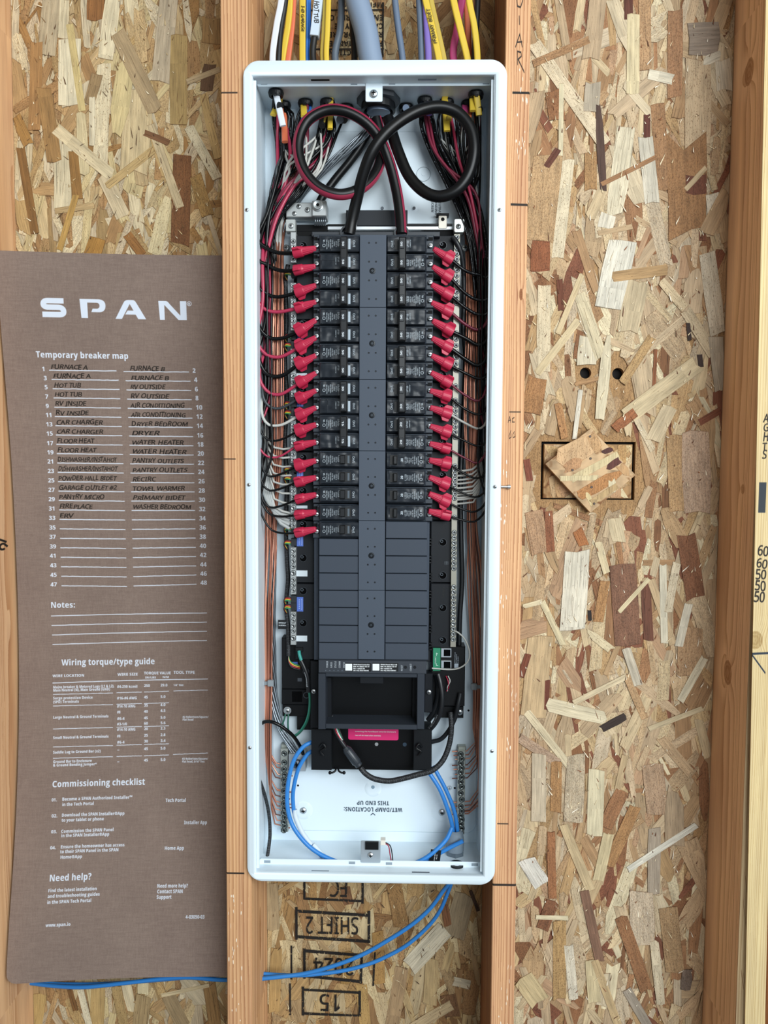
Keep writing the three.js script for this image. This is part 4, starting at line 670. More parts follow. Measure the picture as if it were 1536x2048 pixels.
  for (const [x0, y0, x1, y1] of [[592.7, 1011, 614.8, 1017], [592.7, 1141, 614.8, 1153], [592, 1271.5, 614.3, 1283], [593, 746, 614, 757]]) { const tg = slabAt(pb, 'white_tag', x0, y0, x1, y1, -0.0635, -0.062, M('tagwhite', '#c9d3da', 0.5), { c: 0.0003 }); }
  for (const [y0, y1] of [[668, 682], [799, 813], [937, 954], [1073, 1092.5], [1194, 1223]]) printAt(pb, 'blue_label', canvasTex(64, 112, (g, w, h) => { g.fillStyle = '#4a68b8'; g.fillRect(0, 0, w, h); g.strokeStyle = '#c3d0f0'; g.lineWidth = 3; g.beginPath(); g.moveTo(44, 16); g.lineTo(50, 16); g.lineTo(50, 96); g.lineTo(44, 96); g.stroke(); g.fillStyle = '#c3d0f0'; for (let i = 0; i < 5; i++) g.fillRect(20, 20 + i * 16, 8, 5); }), 593.7, y0, 606.5, y1, -0.0631, 0.5);
}
// face prints: left column reads top to bottom, right column bottom to top
const faceInk = (turn, f) => inkTex(316, 120, (g, w, h) => { const T = (t, x, y, size, bold = '', len) => { g.save(); g.translate(x, y); g.rotate(turn * Math.PI / 2); g.fillStyle = '#bcc8d2'; g.font = bold + size + 'px sans-serif'; g.textAlign = 'center'; g.textBaseline = 'middle'; g.fillText(t, 0, 0, len); g.restore(); }; f(T, g, w, h); });
const block = (T, g, x0, dir) => { const r = rng(4); for (let i = 0; i < 7; i++) T(['SWD HACR TYPE', '120/240V~', '10kA 50/60Hz', 'CU/AL 75C', 'LISTED', 'ISSUE 41', 'CIRCUIT'][i], x0 + dir * i * 15, 60 + r() * 6, 12, '', 74); T('UL', x0 - dir * 22, 40, 17, 'bold ', 26); g.strokeStyle = '#bcc8d2'; g.lineWidth = 2.5; g.beginPath(); g.arc(x0 - dir * 22, 74, 11, 0, 7); g.stroke(); };
const inkL1 = printMat(faceInk(1, (T, g) => { T('On/I', 274, 60, 26); block(T, g, 56, 1); T('LPL10', 150, 50, 22, '', 50); }), 0.4), inkL2 = printMat(faceInk(1, (T) => { T('On/I', 274, 60, 26); T('LP150', 150, 40, 20, '', 40); T('COMMON TRIP', 128, 54, 10, '', 60); }), 0.4);
const inkLS = (a) => printMat(faceInk(1, (T, g) => { T('On/I', 272, 60, 26); block(T, g, 56, 1); T('L1125', 158, 54, 20, '', 56); T(a, 176, 58, 26, 'bold '); }), 0.4), inkL20 = inkLS('20'), inkL15 = inkLS('15');
const inkR1 = printMat(faceInk(-1, (T) => { T('On/I', 42, 60, 26); T('LP150', 168, 60, 20, '', 50); T('COMMON TRIP', 190, 56, 10, '', 60); }), 0.4), inkR2 = printMat(faceInk(-1, (T, g) => { T('On/I', 42, 60, 26); T('LPL10', 166, 62, 20, '', 50); block(T, g, 268, -1); }), 0.4), inkRS = printMat(faceInk(-1, (T, g) => { T('On/I', 42, 60, 26); T('20', 128, 60, 26, 'bold '); T('L1125', 156, 60, 20, '', 56); block(T, g, 262, -1); }), 0.4);
const ampInk = {}; for (const [a, turn] of [['50', 1], ['30', 1], ['15', 1], ['50', -1], ['30', -1], ['20', -1]]) ampInk[a + turn] = printMat(inkTex(48, 48, (g) => { g.translate(24, 24); g.rotate(turn * Math.PI / 2); g.fillStyle = '#cfd6dc'; g.font = 'bold 30px sans-serif'; g.textAlign = 'center'; g.textBaseline = 'middle'; g.fillText(a, 0, 0); }), 0.4);
const rowL = [487.3, 523.5, 560.6, 597, 633, 668.7, 704.3, 740.5, 777, 812, 847, 882, 918.8, 953.6, 989, 1025, 1059.3], rowR = [488, 525, 561.5, 598, 634, 670, 706, 742, 778, 813, 849, 884.5, 920, 955, 990.5, 1026];
const seen = [];
function pole(t, left, y, i, ink) {
  const k = rowT(y), hh = lerp(15.6, 13.8, k), x0 = left ? lerp(639.4, 639.8, k) : lerp(774, 771.5, k), x1 = left ? lerp(718.7, 717.6, k) : lerp(852, 848.3, k), tx0 = left ? 626 : x1, tx1 = left ? x0 : lerp(868, 863, k), sgn = left ? -1 : 1;
  const g = (p, n, a, b, c, d, z0, z1, m, o) => slabAt(p, n, a, b, c, d, z0, z1, m, o);
  g(t, 'case', Math.min(tx0, x0) + (left ? 1 : -1), y - hh - 2.6, Math.max(tx1, x1) + (left ? 1 : -1), y + hh + 2.6, -0.07, -0.0465, caseM, { c: 0.0006 });
  g(t, 'case', left ? x0 - 1 : x0 - 0.5, y - hh - 2.2, left ? x1 + 0.5 : x1 + 1, y + hh + 2.2, -0.047, -0.0385, caseM, { c: 0.0012 });
  const face = g(t, 'face', x0, y - hh, x1, y + hh, -0.0385, TOPZ, faceM, { r: 0.0012, c: 0.0011, n: 2 }); const uv = face.geometry.attributes.uv, ox = hash(i, left ? 1 : 2, 5), oy = hash(i, 7, left ? 3 : 4); for (let q = 0; q < uv.count; q++) uv.setXY(q, uv.getX(q) + ox, uv.getY(q) + oy);
  if (left) { g(t, 'terminal_shroud', 626, y + hh - 6, x0 - 0.5, y + hh + 2.2, -0.0465, -0.04, caseM, { c: 0.0008 }); g(t, 'terminal_shroud', 634.5, y - hh, x0 - 0.5, y - hh + 5, -0.0465, -0.0395, caseM, { c: 0.0008 }); }
  else { g(t, 'terminal_shroud', x1 + 0.5, y + hh - 7, tx1, y + hh + 2.2, -0.0465, -0.04, caseM, { c: 0.0008 }); g(t, 'terminal_shroud', x1 + 0.5, y - hh, x1 + 5, y - hh + 6, -0.0465, -0.0395, caseM, { c: 0.0008 }); }
  g(t, 'terminal_pit', left ? 627.5 : x1 + 4, y - hh + 2, left ? 634 : tx1 - 2, y - hh + 9, -0.0466, -0.0461, blackM, { c: 0.0001 });
  const c = U(left ? 633.5 : x1 + 9, y + (left ? 3.5 : 3), -0.0425), r = 4.6 * mpp(-0.0425), s = put(t, 'terminal_screw', lathe([[0.00001, -0.004], [r, -0.004], [r, 0.001], [r * 0.8, 0.0018], [0.00001, 0.002]], 14), steel, c); put(s, 'slot', boxGeo(-r * 0.7, r * 0.7, -r * 0.16, r * 0.16, 0, 0.0024), blackM);
  printAt(t, 'printed_text', ink, x0, y - hh, x1, y + hh, TOPZ + 0.0002, 0.4);
  return { x0, x1, hh };
}
const colName = { true: 'left', false: 'right' };
for (const left of [true, false]) {
  const rows = left ? rowL : rowR, amps = left ? ['50', '50', '50', '50', '30', '15'] : ['50', '50', '50', '50', '30', '20'];
  for (let i = 0; i < 6; i++) {
    const y0 = rows[2 * i], y1 = rows[2 * i + 1], t = thing('double_breaker', `${i ? ORD[i] + ' from the top' : 'topmost'} black two-pole breaker in the ${colName[left]} breaker column`, 'circuit breaker', 'two-pole breakers');
    const a = pole(t, left, y0, 2 * i, left ? inkL1 : inkR1); pole(t, left, y1, 2 * i + 1, left ? inkL2 : inkR2);
    const k = rowT(y0), hx0 = left ? lerp(680.5, 679, k) : lerp(797.5, 795, k), hx1 = hx0 + 14.5;
    for (const y of [y0, y1]) { const q = left ? [hx1 + 1.5, hx1 + 6] : [hx0 - 8, hx0 - 1]; slabAt(t, left ? 'indicator_window' : 'toggle_slot', q[0], y - 10, q[1], y + 11, -0.032, TOPZ + 0.0004, left ? M('window', '#aab7c2', 0.25) : M('slotdark', '#08090b', 0.5), { c: 0.0002 }); }
    slabAt(t, 'handle_tie', hx0, y0 - 15, hx1, y1 + 12, TOPZ - 0.002, -0.018, toggleM, { r: 0.0015, c: 0.0016, n: 3 });
    for (const y of [y0, y1]) { slabAt(t, 'toggle', hx0 + 2, y - 9, hx1 - 4, y + 9, -0.018, -0.0168, M('togglecap', '#1a1d22', 0.28), { c: 0.0006 }); printAt(t, 'rating_mark', ampInk[amps[i] + (left ? 1 : -1)], hx0 + 1, y - 7, hx0 + 10, y + 7, -0.0166, 0.4); }
  }
  for (let i = 12; i < rows.length; i++) {
    const y = rows[i], n = i - 12, t = thing('single_breaker', `${n ? ORD[n] + ' from the top' : 'topmost'} black single-pole breaker in the ${colName[left]} breaker column`, 'circuit breaker', 'single-pole breakers');
    pole(t, left, y, i, left ? (i === 16 ? inkL15 : inkL20) : inkRS);
    const k = rowT(y), x = left ? 687 : lerp(789, 787, k);
    slabAt(t, 'toggle_slot', x - 8, y - 9.5, x + (left ? 15 : 7), y + 9.5, -0.032, TOPZ + 0.0003, M('slotdark', '#08090b', 0.5), { c: 0.0002 });
    slabAt(t, 'toggle', left ? x - 7 : x - 1, y - 8.5, left ? x + 3 : x + 6.5, y + 8.5, TOPZ - 0.001, -0.024, toggleM, { c: 0.001 }); if (left) slabAt(t, 'indicator_window', x + 8, y - 7.5, x + 12, y + 7.5, -0.031, TOPZ + 0.0006, M('windowdim', '#566069', 0.25), { c: 0.0001 });
  }
}
{ // centre covers, blank filler plates
  const cy = [469, 614.6, 759.2, 901.8, 1041.6, 1180.8, 1319];
  for (let i = 0; i < 6; i++) {
    const k0 = rowT(cy[i]), x0 = lerp(719.6, 716.4, rowT((cy[i] + cy[i + 1]) / 2)), x1 = lerp(772.6, 768.8, rowT((cy[i] + cy[i + 1]) / 2)), t = thing('centre_cover', `${ORD[i] === 'topmost' ? 'topmost' : ORD[i] + ' from the top'} grey cover plate of the strip between the two breaker columns`, 'cover plate', 'grey centre cover plates');
    slabAt(t, 'plate', x0, cy[i] + 0.4, x1, cy[i + 1] - 0.4, -0.07, -0.0305, coverM, { c: 0.0004 });
    const xm = (x0 + x1) / 2 - 0.8, h = cy[i + 1] - cy[i];
    for (const f of [0.115, 0.373, 0.63, 0.885]) for (const d of [-7, 7]) put(t, 'pin_hole', toCreasedNormals(lathe([[0.00001, 0.00006], [0.0008, 0.00006], [0.0011, 0.0005], [0.0014, 0]], 12).toNonIndexed(), 0.6), M('pinhole', '#14181d', 0.4), U(xm + d, cy[i] + f * h, -0.0305));
    const c = U(xm, cy[i] + 0.5 * h, -0.0305), s = put(t, 'cover_screw', toCreasedNormals(lathe([[0.00001, 0.0004], [0.0026, 0.0004], [0.0032, 0.001], [0.0044, 0.0006], [0.0047, 0]], 22).toNonIndexed(), 0.6), M('coverscrew', '#1d2126', 0.3, 0.5), c); put(s, 'drive_recess', merged([boxGeo(-0.0017, 0.0017, -0.0004, 0.0004, 0, 0.0011), boxGeo(-0.0004, 0.0004, -0.0017, 0.0017, 0, 0.0011)]), M('recess', '#4a525a', 0.5, 0.3));
  }
  const L = [1077, 1111.8, 1146.4, 1181, 1215.4, 1250.8, 1285.5, 1319.6], R = [1042.6, 1077.7, 1112.2, 1147.2, 1181.6, 1216.5, 1251.4, 1286.6, 1320.4];
  for (const [rows, left] of [[L, true], [R, false]]) for (let i = 0; i < rows.length - 1; i++) { const k = rowT(rows[i]); piece('filler_plate', slab(...(() => { const q = rectAt(left ? lerp(638.2, 636, k - 0.7) : 771.4 - (k - 0.7) * 5, rows[i] + 0.8, left ? lerp(717.4, 715, k - 0.6) : lerp(855, 853, k - 0.6), rows[i + 1] - 0.8, -0.033); filler = q; return [q.w, q.h, 0.036]; })(), { c: 0.0007 }), fillM, `${i ? ORD[i] + ' from the top' : 'topmost'} blank grey filler plate below the breakers in the ${colName[left]} column`, 'filler plate', 'blank filler plates', V(filler.c.x, filler.c.y, -0.069)); }
}
// ---------------------------------------------------------------- terminal bars, lugs, plugs
const brass = M('bartin', '#b4b8b8', 0.42, 0.6), brassR = M('bartinwarm', '#9b988c', 0.45, 0.6), ringM = M('screwring', '#22262a', 0.6), screwM = M('barscrew', '#b4b9ba', 0.34, 0.75), gscrewM = M('groundscrew', '#6f7674', 0.36, 0.75);
function barThing(name, label, x0, y0, x1, y1, zb, zf, mat, screws, rp, sm = screwM) {
  const t = thing(name, label, 'terminal bar'); slabAt(t, 'bar', x0, y0, x1, y1, zb, zf, mat, { c: 0.0006 });
  screws.forEach((s, i) => { const [y, k = 1, dx = 0] = Array.isArray(s) ? s : [s], f = (y - y0) / (y1 - y0), xm = (x0 + x1) / 2 + dx, r = rp * k * mpp(zf), c = U(xm, y, zf), h = put(t, 'clamp_screw', lathe([[0.00001, 0.0004], [r * 0.55, 0.0004], [r * 0.62, 0.0016], [r * 0.95, 0.0012], [r, -0.0002]], 14), sm, c); put(h, 'screw_well', disc(r * 1.16, 0.0003, 0.0001), ringM); const sl = put(h, 'slot', boxGeo(-r * 0.6, r * 0.6, -r * 0.15, r * 0.15, 0, 0.0016), blackM); sl.rotation.z = hash(i, x0, 3) * 3; });
  return t;
}
const steps = (a, b, n) => Array.from({ length: n }, (_, i) => lerp(a, b, i / (n - 1)));
const NB = [[464, 525, steps(482.5, 518, 4)], [565.5, 661, [...steps(572, 605, 4), ...steps(632, 653, 3)]], [697, 794, [...steps(704, 728, 3), [752, 1.15], ...steps(765, 788, 3)]], [832, 926, [...steps(838, 872, 4), [885.5, 1.15], ...steps(898, 920, 3)]], [965, 1057, [...steps(971.5, 1004, 4), [1016, 1.15], ...steps(1030, 1051, 3)]], [1095, 1189, [...steps(1102, 1133, 4), [1146, 1.2], ...steps(1160, 1181, 3)]], [1224, 1290, [...steps(1230.5, 1262, 4), [1276, 1.2]]]];
NB.forEach(([y0, y1, s], i) => barThing('neutral_bar', `${i ? ORD[i] + ' from the top' : 'topmost'} short silver terminal bar along the left side of the breaker board`, 581, y0, 592, y1, -0.072, -0.057, brass, s, 4.2).userData.group = 'short silver terminal bars');
{ // one long bar on the right, slightly slanted
  const t = thing('neutral_bar', 'one long silver terminal bar running down the right side of the breaker board', 'terminal bar');
  const F = [U(901, 1294, -0.057), U(911.5, 1294, -0.057), U(920, 468, -0.057), U(908.5, 468, -0.057)]; put(t, 'bar', hexa(F, F.map((v) => V(v.x, v.y, -0.07))), brassR);
  const ys = [474.7, 497, ...steps(508, 562.6, 6), ...steps(584, 606.6, 3), ...steps(666, 740, 7), 772, ...steps(800.6, 874.8, 8), ...steps(932, 996.6, 8), 1034.7, ...steps(1065, 1137, 8), ...steps(1174, 1278.6, 11)];
  ys.forEach((y, i) => { const k = (y - 468) / 826, xm = lerp(914.2, 906.2, k), r = 4.4 * mpp(-0.057), h = put(t, 'clamp_screw', lathe([[0.00001, 0.0004], [r * 0.55, 0.0004], [r * 0.62, 0.0016], [r * 0.95, 0.0012], [r, -0.0002]], 14), screwM, U(xm, y, -0.057)), sl = put(h, 'slot', boxGeo(-r * 0.6, r * 0.6, -r * 0.15, r * 0.15, 0, 0.0016), blackM); sl.rotation.z = hash(i, 5, 3) * 3; put(h, 'screw_well', disc(r * 1.16, 0.0003, 0.0001), ringM); });
  const b = slabAt(t, 'bar_end', 908, 437, 929, 465, -0.075, -0.058, M('bracketsteel', '#bdc2c0', 0.38, 0.7), { r: 0.003, c: 0.001 }); addScrew('end_screw', 917, 453, -0.058, 5.2, screwM, t);
  for (const [x, y] of [[929.5, 496.5]]) addScrew('end_screw', x, y, -0.08, 7, screwM, t);
}
{
  const t = thing('main_neutral_lug', 'silver neutral lug block with a large screw at the top left of the breaker board', 'lug');
  slabAt(t, 'plate', 572, 405, 626, 434, -0.09, -0.068, brass, { c: 0.001 }); slabAt(t, 'block', 624, 401, 653, 432, -0.09, -0.058, brass, { r: 0.002, c: 0.0012 });
  for (const [x, y, r] of [[598, 413, 5], [615, 420, 5.4], [589, 427, 4.6]]) addScrew('plate_screw', x, y, -0.068, r, screwM, t);
  const c = U(636, 412, -0.058), r = 10.5 * mpp(-0.058); put(t, 'clamp_screw', toCreasedNormals(lathe([[r * 0.3, 0.001], [r * 0.3, 0.006], [r * 0.7, 0.0075], [r * 0.8, 0.0075], [r * 0.8, 0.004], [r, 0.003], [r, 0]], 24).toNonIndexed(), 0.5), screwM, c); put(t, 'socket_pit', disc(r * 0.32, 0.0004), blackM, V(c.x, c.y, c.z + 0.003));
  for (let i = 0; i < 6; i++) put(t, 'wire_strand', wireGeo([[630 + i * 4, 434, -0.07], [631 + i * 4, 442, -0.066], [630 + i * 4, 451, -0.072]], 0.0012, 8, 6), M('aluminium', '#8f979e', 0.32, 0.8));
  const b = thing('bar_bracket', 'silver bracket with one screw above the topmost left terminal bar', 'bracket'); slabAt(b, 'plate', 571, 438, 591, 463, -0.075, -0.06, M('bracketsteel', '#bdc2c0', 0.38, 0.7), { r: 0.002, c: 0.001 }); addScrew('plate_screw', 582.5, 452, -0.06, 5.4, screwM, b);
  const s2 = thing('board_screw', 'round steel screw left of the topmost left terminal bar', 'screw'); addScrew('head', 573, 496, -0.085, 6.4, screwM, s2);
}
function groundBar(name, label, x0, y0, x1, y1, ys) { const t = barThing(name, label, x0, y0, x1, y1, BZ + 0.004, -0.078, M('groundtin', '#a9ada6', 0.42, 0.6), ys, 5.6, gscrewM); slabAt(t, 'end_foot', x0 + 1, y0 - 9, x1 + 2, y0 + 2, BZ + 0.002, -0.086, M('groundtin', '#a9ada6', 0.42, 0.6), { c: 0.001 }); return t; }
const gl = groundBar('ground_bar', 'silver ground bar with a cable lug, at the lower left of the white panel', 561, 1498, 576, 1664, [[1507, 0.95], [1525, 0.95], ...[300, 355, 405, 455, 522, 595, 650, 700, 745, 790, 840, 880, 925].map((v, i) => [1480 + v / 5.12, 0.95, (i % 2 ? 0.8 : -0.8)])]);
slabAt(gl, 'lug', 577, 1509, 611, 1543, BZ + 0.004, -0.07, M('lugtin', '#b7bfc4', 0.4, 0.55), { c: 0.001 }); addScrew('lug_screw', 594, 1527, -0.07, 10, darkSteel, gl);
groundBar('ground_bar', 'silver ground bar with many bare copper ends, at the lower right of the white panel', 915, 1502, 930, 1669, [145, 195, 240, 288, 330, 383, 430, 480, 545, 610, 680, 728, 775, 815, 860, 905, 950].map((v, i) => [1480 + v / 5.12, 0.95, (i % 2 ? 1 : -1)]));

// ---------------------------------------------------------------- wires
const dash = canvasTex(64, 512, (g, w, h) => { g.fillStyle = '#0b0c0f'; g.fillRect(0, 0, w, h); const r = rng(6); g.fillStyle = '#5c6268'; for (let y = 0; y < h;) { const l = 6 + r() * 20; if (r() < 0.4) g.fillRect(14, y, 5, l); y += l + 3 + r() * 14; } });
dash.repeat.set(1, 14);
const W = { black: M('wireblack', '#08090b', 0.2, 0, { specularIntensity: 0.5 }), print: new THREE.MeshPhysicalMaterial({ map: dash, roughness: 0.22, specularIntensity: 0.5 }), grey: M('wiregrey', '#33383d', 0.38), red: M('wirered', '#a62c4b', 0.36), deep: M('wiredeep', '#6d1a32', 0.36), white: M('wirewhite', '#b6b6b1', 0.45), copper: M('copper', '#c98a72', 0.34, 0.5), alu: M('aluminium', '#8f979e', 0.32, 0.8), darkcopper: M('copperdark', '#9c604c', 0.36, 0.5) };
const bushPx = [[552, 181], [567, 205], [611, 201], [655, 200], [693, 211], [812, 210], [850, 196], [893, 200], [937, 203], [952, 184]];
const toBush = (px) => { const q = bushPx.reduce((a, b) => Math.abs(b[0] - px) < Math.abs(a[0] - px) ? b : a), v = UY(q[0], q[1], YTOP); return V(v.x + J(0.004), YTOP - 0.002, v.z + J(0.004)); };
const copperMix = [W.copper, W.darkcopper, M('copperlight', '#dba086', 0.3, 0.5), M('copperdeep', '#74473a', 0.4, 0.5), W.copper, M('coppermid', '#b3765f', 0.32, 0.5), M('copperdeep', '#74473a', 0.4, 0.5)];
const rw = rng(2024), J = (s) => (rw() - 0.5) * 2 * s;
// red wing connectors: axis along +x from the tip (0) to the open end
const nutM = M('nutred', '#b52445', 0.45);
const nutCone = (() => { const n = 36, prof = [[0, 0.0001], [0.0004, 0.0032], [0.0014, 0.0041], [0.019, 0.0061], [0.0205, 0.0066]], pos = [], idx = []; for (const [x, r] of prof) for (let j = 0; j <= n; j++) { const a = j / n * Math.PI * 2, q = r * (1 - (x > 0.001 && x < 0.02 ? 0.09 : 0) * (0.5 + 0.5 * Math.cos(a * 12))); pos.push(x, q * Math.cos(a), q * Math.sin(a)); } for (let i = 0; i < prof.length - 1; i++) for (let j = 0; j < n; j++) { const a = i * (n + 1) + j; idx.push(a, a + n + 1, a + 1, a + 1, a + n + 1, a + n + 2); } const g = new THREE.BufferGeometry(); g.setAttribute('position', new THREE.BufferAttribute(new Float32Array(pos), 3)); g.setIndex(idx); const q = g.toNonIndexed(); return toCreasedNormals(q, 0.5); })();
const nutSkirt = toCreasedNormals(lathe([[0.0064, 0.019], [0.0072, 0.0205], [0.0078, 0.0325], [0.0074, 0.0332], [0.0058, 0.0332], [0.0056, 0.024]], 24).rotateY(Math.PI / 2).toNonIndexed(), 0.6);
const nutWing = (s) => { const sh = new THREE.Shape([[0.0165, 0.0045], [0.0205, 0.0068], [0.0235, 0.0112], [0.031, 0.0112], [0.0325, 0.0098], [0.0325, 0.006]].map(([x, y]) => new THREE.Vector2(x, y))); const g = new THREE.ExtrudeGeometry(sh, { depth: 0.0022, bevelEnabled: true, bevelSize: 0.0005, bevelThickness: 0.0005, bevelSegments: 2 }); g.translate(0, 0, -0.0011); if (s < 0) g.rotateX(Math.PI); return g; };
const wingA = nutWing(1), wingB = nutWing(-1);
const nuts = [];
function nut(side, i, tip, end, tilt) {
  const t = thing('wire_connector', `red winged twist connector, ${ORD[i] === 'topmost' ? 'topmost' : ORD[i] + ' from top'} in the ${side} connector row`, 'wire connector', `red wire connectors on the ${side}`), a = U(...tip), b = U(...end), d = b.clone().sub(a), L = d.length();
  t.position.copy(a); t.quaternion.setFromUnitVectors(V(1, 0, 0), d.normalize()); t.rotateX(tilt); t.scale.setScalar(Math.max(0.9, Math.min(1.15, L / 0.033)));
  put(t, 'cone', nutCone, nutM); put(t, 'skirt', nutSkirt, nutM); put(t, 'wing', wingA, nutM); put(t, 'wing', wingB, nutM);
}
// left circuits: tip, open end, wire colour, radius, then the low points of the curve out to the side of the box
const leftRow = `633 497 588 506 black 2.6 560 506 535 497 514 474
632 533 589 541 black 2.6 560 541 535 530 514 510
633 571 592 586 black 2.4 556 594 533 587 516 566
633 604 592 617 red 2.3 556 624 528 617 513 588
633 640 594 665 black 2.4 562 677 535 673 516 645
633 675 594 697 red 2.3 560 714 530 707 514 675
633 711 594 731 black 2.7 562 752 532 746 516 705
633 746 596 768 red 2.2 560 789 532 780 518 744
633 781 595 799 grey 1.8 562 816 538 812 524 785
633 815 595 833 white 1.9 562 850 534 847 522 815
633 849 593 864 black 1.5 562 879 538 880 520 855
633 884 592 893 red 1.4 556 914 528 908 514 870
633 921 592 933 black 1.5 562 948 536 952 524 928
633 955 592 965 black 1.5 562 977 536 980 521 952
633 989 593 999 black 1.5 564 1011 538 1014 522 986
633 1024 592 1030 black 1.5 562 1033 536 1025 520 985
633 1058 592 1066 black 1.4 562 1066 538 1055 519 1010`;
const rightRow = `866 497 904 521 print 2.2 930 541 957 549 978 545
864 533 902 558 print 2.2 930 586 957 600 979 590
862 569 903 593 print 2.2 930 615 957 629 979 618
862 605 903 626 deep 2.1 930 648 958 659 978 630
864 641 905 664 black 2.7 930 676 958 690 978 668
863 676 902 698 black 2.8 930 718 956 731 975 708
862 711 902 732 black 2 930 746 958 757 977 742
861 745 901 768 deep 1.6 930 790 960 800 977 752
859 781 900 795 black 1.7 930 818 960 829 976 806
859 815 901 829 white 1.6 930 846 960 857 976 830
859 852 900 867 black 1.4 930 882 956 892 972 880
858 887 899 899 deep 1.4 930 916 958 925 976 885
857 920 900 929 black 1.4 924 944 950 956 970 944
857 954 897 971 black 1.4 924 985 952 994 972 975
857 987 898 1006 black 1.4 924 1018 952 1023 974 995
856 1022 899 1032 black 1.4 924 1040 952 1042 974 1008`;
const NAME = { black: 'black', print: 'black', grey: 'dark grey', red: 'red', deep: 'dark red', white: 'white' };
const startsL = [[552, 262], [566, 300], [600, 250], [612, 250], [645, 270], [660, 270], [590, 280], [640, 290]], startsR = [[845, 262], [858, 250], [868, 262], [893, 270], [897, 270], [935, 262], [955, 240], [960, 240]];
function circuits(text, left) {
  text.split('\n').forEach((row, i) => {
    const q = row.split(' '), n = (k) => +q[k], col = q[4], r = n(5) * 1.5 * mpp(-0.06), side = left ? 'left' : 'right';
    nut(side, i, [n(0), n(1), -0.041], [n(2), n(3), -0.049], 0.5 + J(0.5));
    const st = left ? startsL : startsR, s = st[(i * 3 + (left ? 1 : 2)) % st.length], zz = -0.05 - (i % 5) * 0.006, edge = n(10), yb = n(11), t = i / 16;
    const pts = [[n(2) + (left ? 10 : -10), n(3) - 3, -0.047], [n(2), n(3), -0.049], [n(6), n(7), -0.051], [n(8), n(9), -0.05], [edge + (left ? 1 : -1), yb, -0.048]];
    const lane = left ? 519 + (i % 4) * 4 + t * 14 : 976 - (i % 4) * 3.5 - t * 8;
    for (let y = yb - 75; y > 470; y -= 90) pts.push([lane + J(2.2) + (left ? 0 : (470 - y) * 0.004), y, zz + J(0.003)]);
    pts.push([left ? 536 + (i % 5) * 5 : 958 - (i % 5) * 8, 418 + J(10), -0.055 - (i % 6) * 0.005], [lerp(s[0], left ? 545 : 950, 0.45) + J(6), 340 + J(8), -0.06 - (i % 4) * 0.006], [s[0] + J(3), s[1] + J(6), -0.062 - (i % 4) * 0.007], toBush(s[0]));
    const w = piece('circuit_wire', sweep(P3(pts), roundProfile(r, 8), Math.min(90, 34 + pts.length * 4), { tension: 0.5 }), W[col], `${NAME[col]} wire entering the ${ORD[i] === 'topmost' ? 'topmost' : ORD[i] + ' from the top'} red connector on the ${side}`, 'wire', `circuit wires on the ${side}`);
  });
}
circuits(leftRow, true); circuits(rightRow, false);
// further insulated wires that stay inside the side bundles
const NTH = ['topmost', 'second', 'third', 'fourth', 'fifth', 'sixth', 'seventh', 'eighth', 'ninth', 'tenth', 'eleventh', 'twelfth', 'lowest'];
function bundle(n, label, group, mat, rp, f, name = 'bundle_wire') { for (let i = 0; i < n; i++) piece(name, wireGeo([toBush(f(i)[0][0]), ...f(i)], rp * (name === 'ground_wire' ? 1 : 1.35) * mpp(-0.07) * (0.9 + rw() * 0.2), 44, 7), Array.isArray(mat) ? mat[i % mat.length] : mat, label.replace('NTH', i === n - 1 ? 'lowest' : NTH[i]), 'wire', group); }
bundle(10, 'glossy black wire running down inside the dense left wire bundle', 'black wires of the left bundle', [W.black, W.print], 1.8, (i) => [[600 - i * 6, 235, -0.07], [582 - i * 3, 320, -0.07 - (i % 3) * 0.008], [553 - i * 1.5, 400, -0.072], [529 + i * 2.4, 500, -0.076], [521 + i * 3.2 + J(2), 640, -0.078 - (i % 2) * 0.006], [523 + i * 2.8, 780, -0.08], [522 + i * 2.4 + J(2), 900, -0.08], [520 + i * 1.5, 960, -0.084]]);
bundle(7, 'black wire crossing from the cable ends at the top towards the left wire bundle', 'black wires crossing at the top left', [W.black, W.print], 2, (i) => [[640 + i * 6, 245 + i * 3, -0.066], [622 + i * 5, 320, -0.06 - (i % 3) * 0.007], [580 + i * 4, 385, -0.058], [541 + i * 3, 440, -0.062], [523 + i * 3, 520, -0.07], [520 + i * 3.4, 640, -0.075], [523 + i * 3, 740, -0.082]]);
bundle(9, 'white wire bending into the short left terminal bars, NTH of those bends', 'white wires of the left bundle', W.white, 1.7, (i) => [[[642, 262], [568, 300], [642, 250], [660, 275], [612, 258]][i % 5].concat(-0.07), [lerp(580, 640, (i % 3) / 2), 320 + i * 3, -0.05], [lerp(565, 600, (i % 3) / 2), 375, -0.06], [552 + i * 2, 420, -0.082], [540 + i * 2.2, 560, -0.086], [537 + i * 1.6, 740, -0.086], [527 + i * 1.5, 850 + i * 8, -0.075], [540 + i, 888 + i * 17, -0.064], [562, 898 + i * 17.6, -0.062], [584, 900 + i * 18.2 - (i > 5 ? 0 : 4), -0.062]]);
bundle(4, 'thick pale grey wire bending into the fifth left terminal bar, NTH of four', 'thick grey wires at the fifth left bar', M('wireoff', '#a6a9a8', 0.45), 2.8, (i) => [[642 + i * 4, 255, -0.07], [600, 345, -0.08], [556 + i * 2, 440, -0.088], [542 + i * 2, 600, -0.09], [540 + i, 760, -0.086], [528 + i * 2, 880, -0.08], [524 + i * 4, 960 - i * 3, -0.072], [536 + i * 4, 1005 + i * 5, -0.062], [556 + i * 2, 1026 + i * 7, -0.06], [579, 1033 + i * 8, -0.062]]);
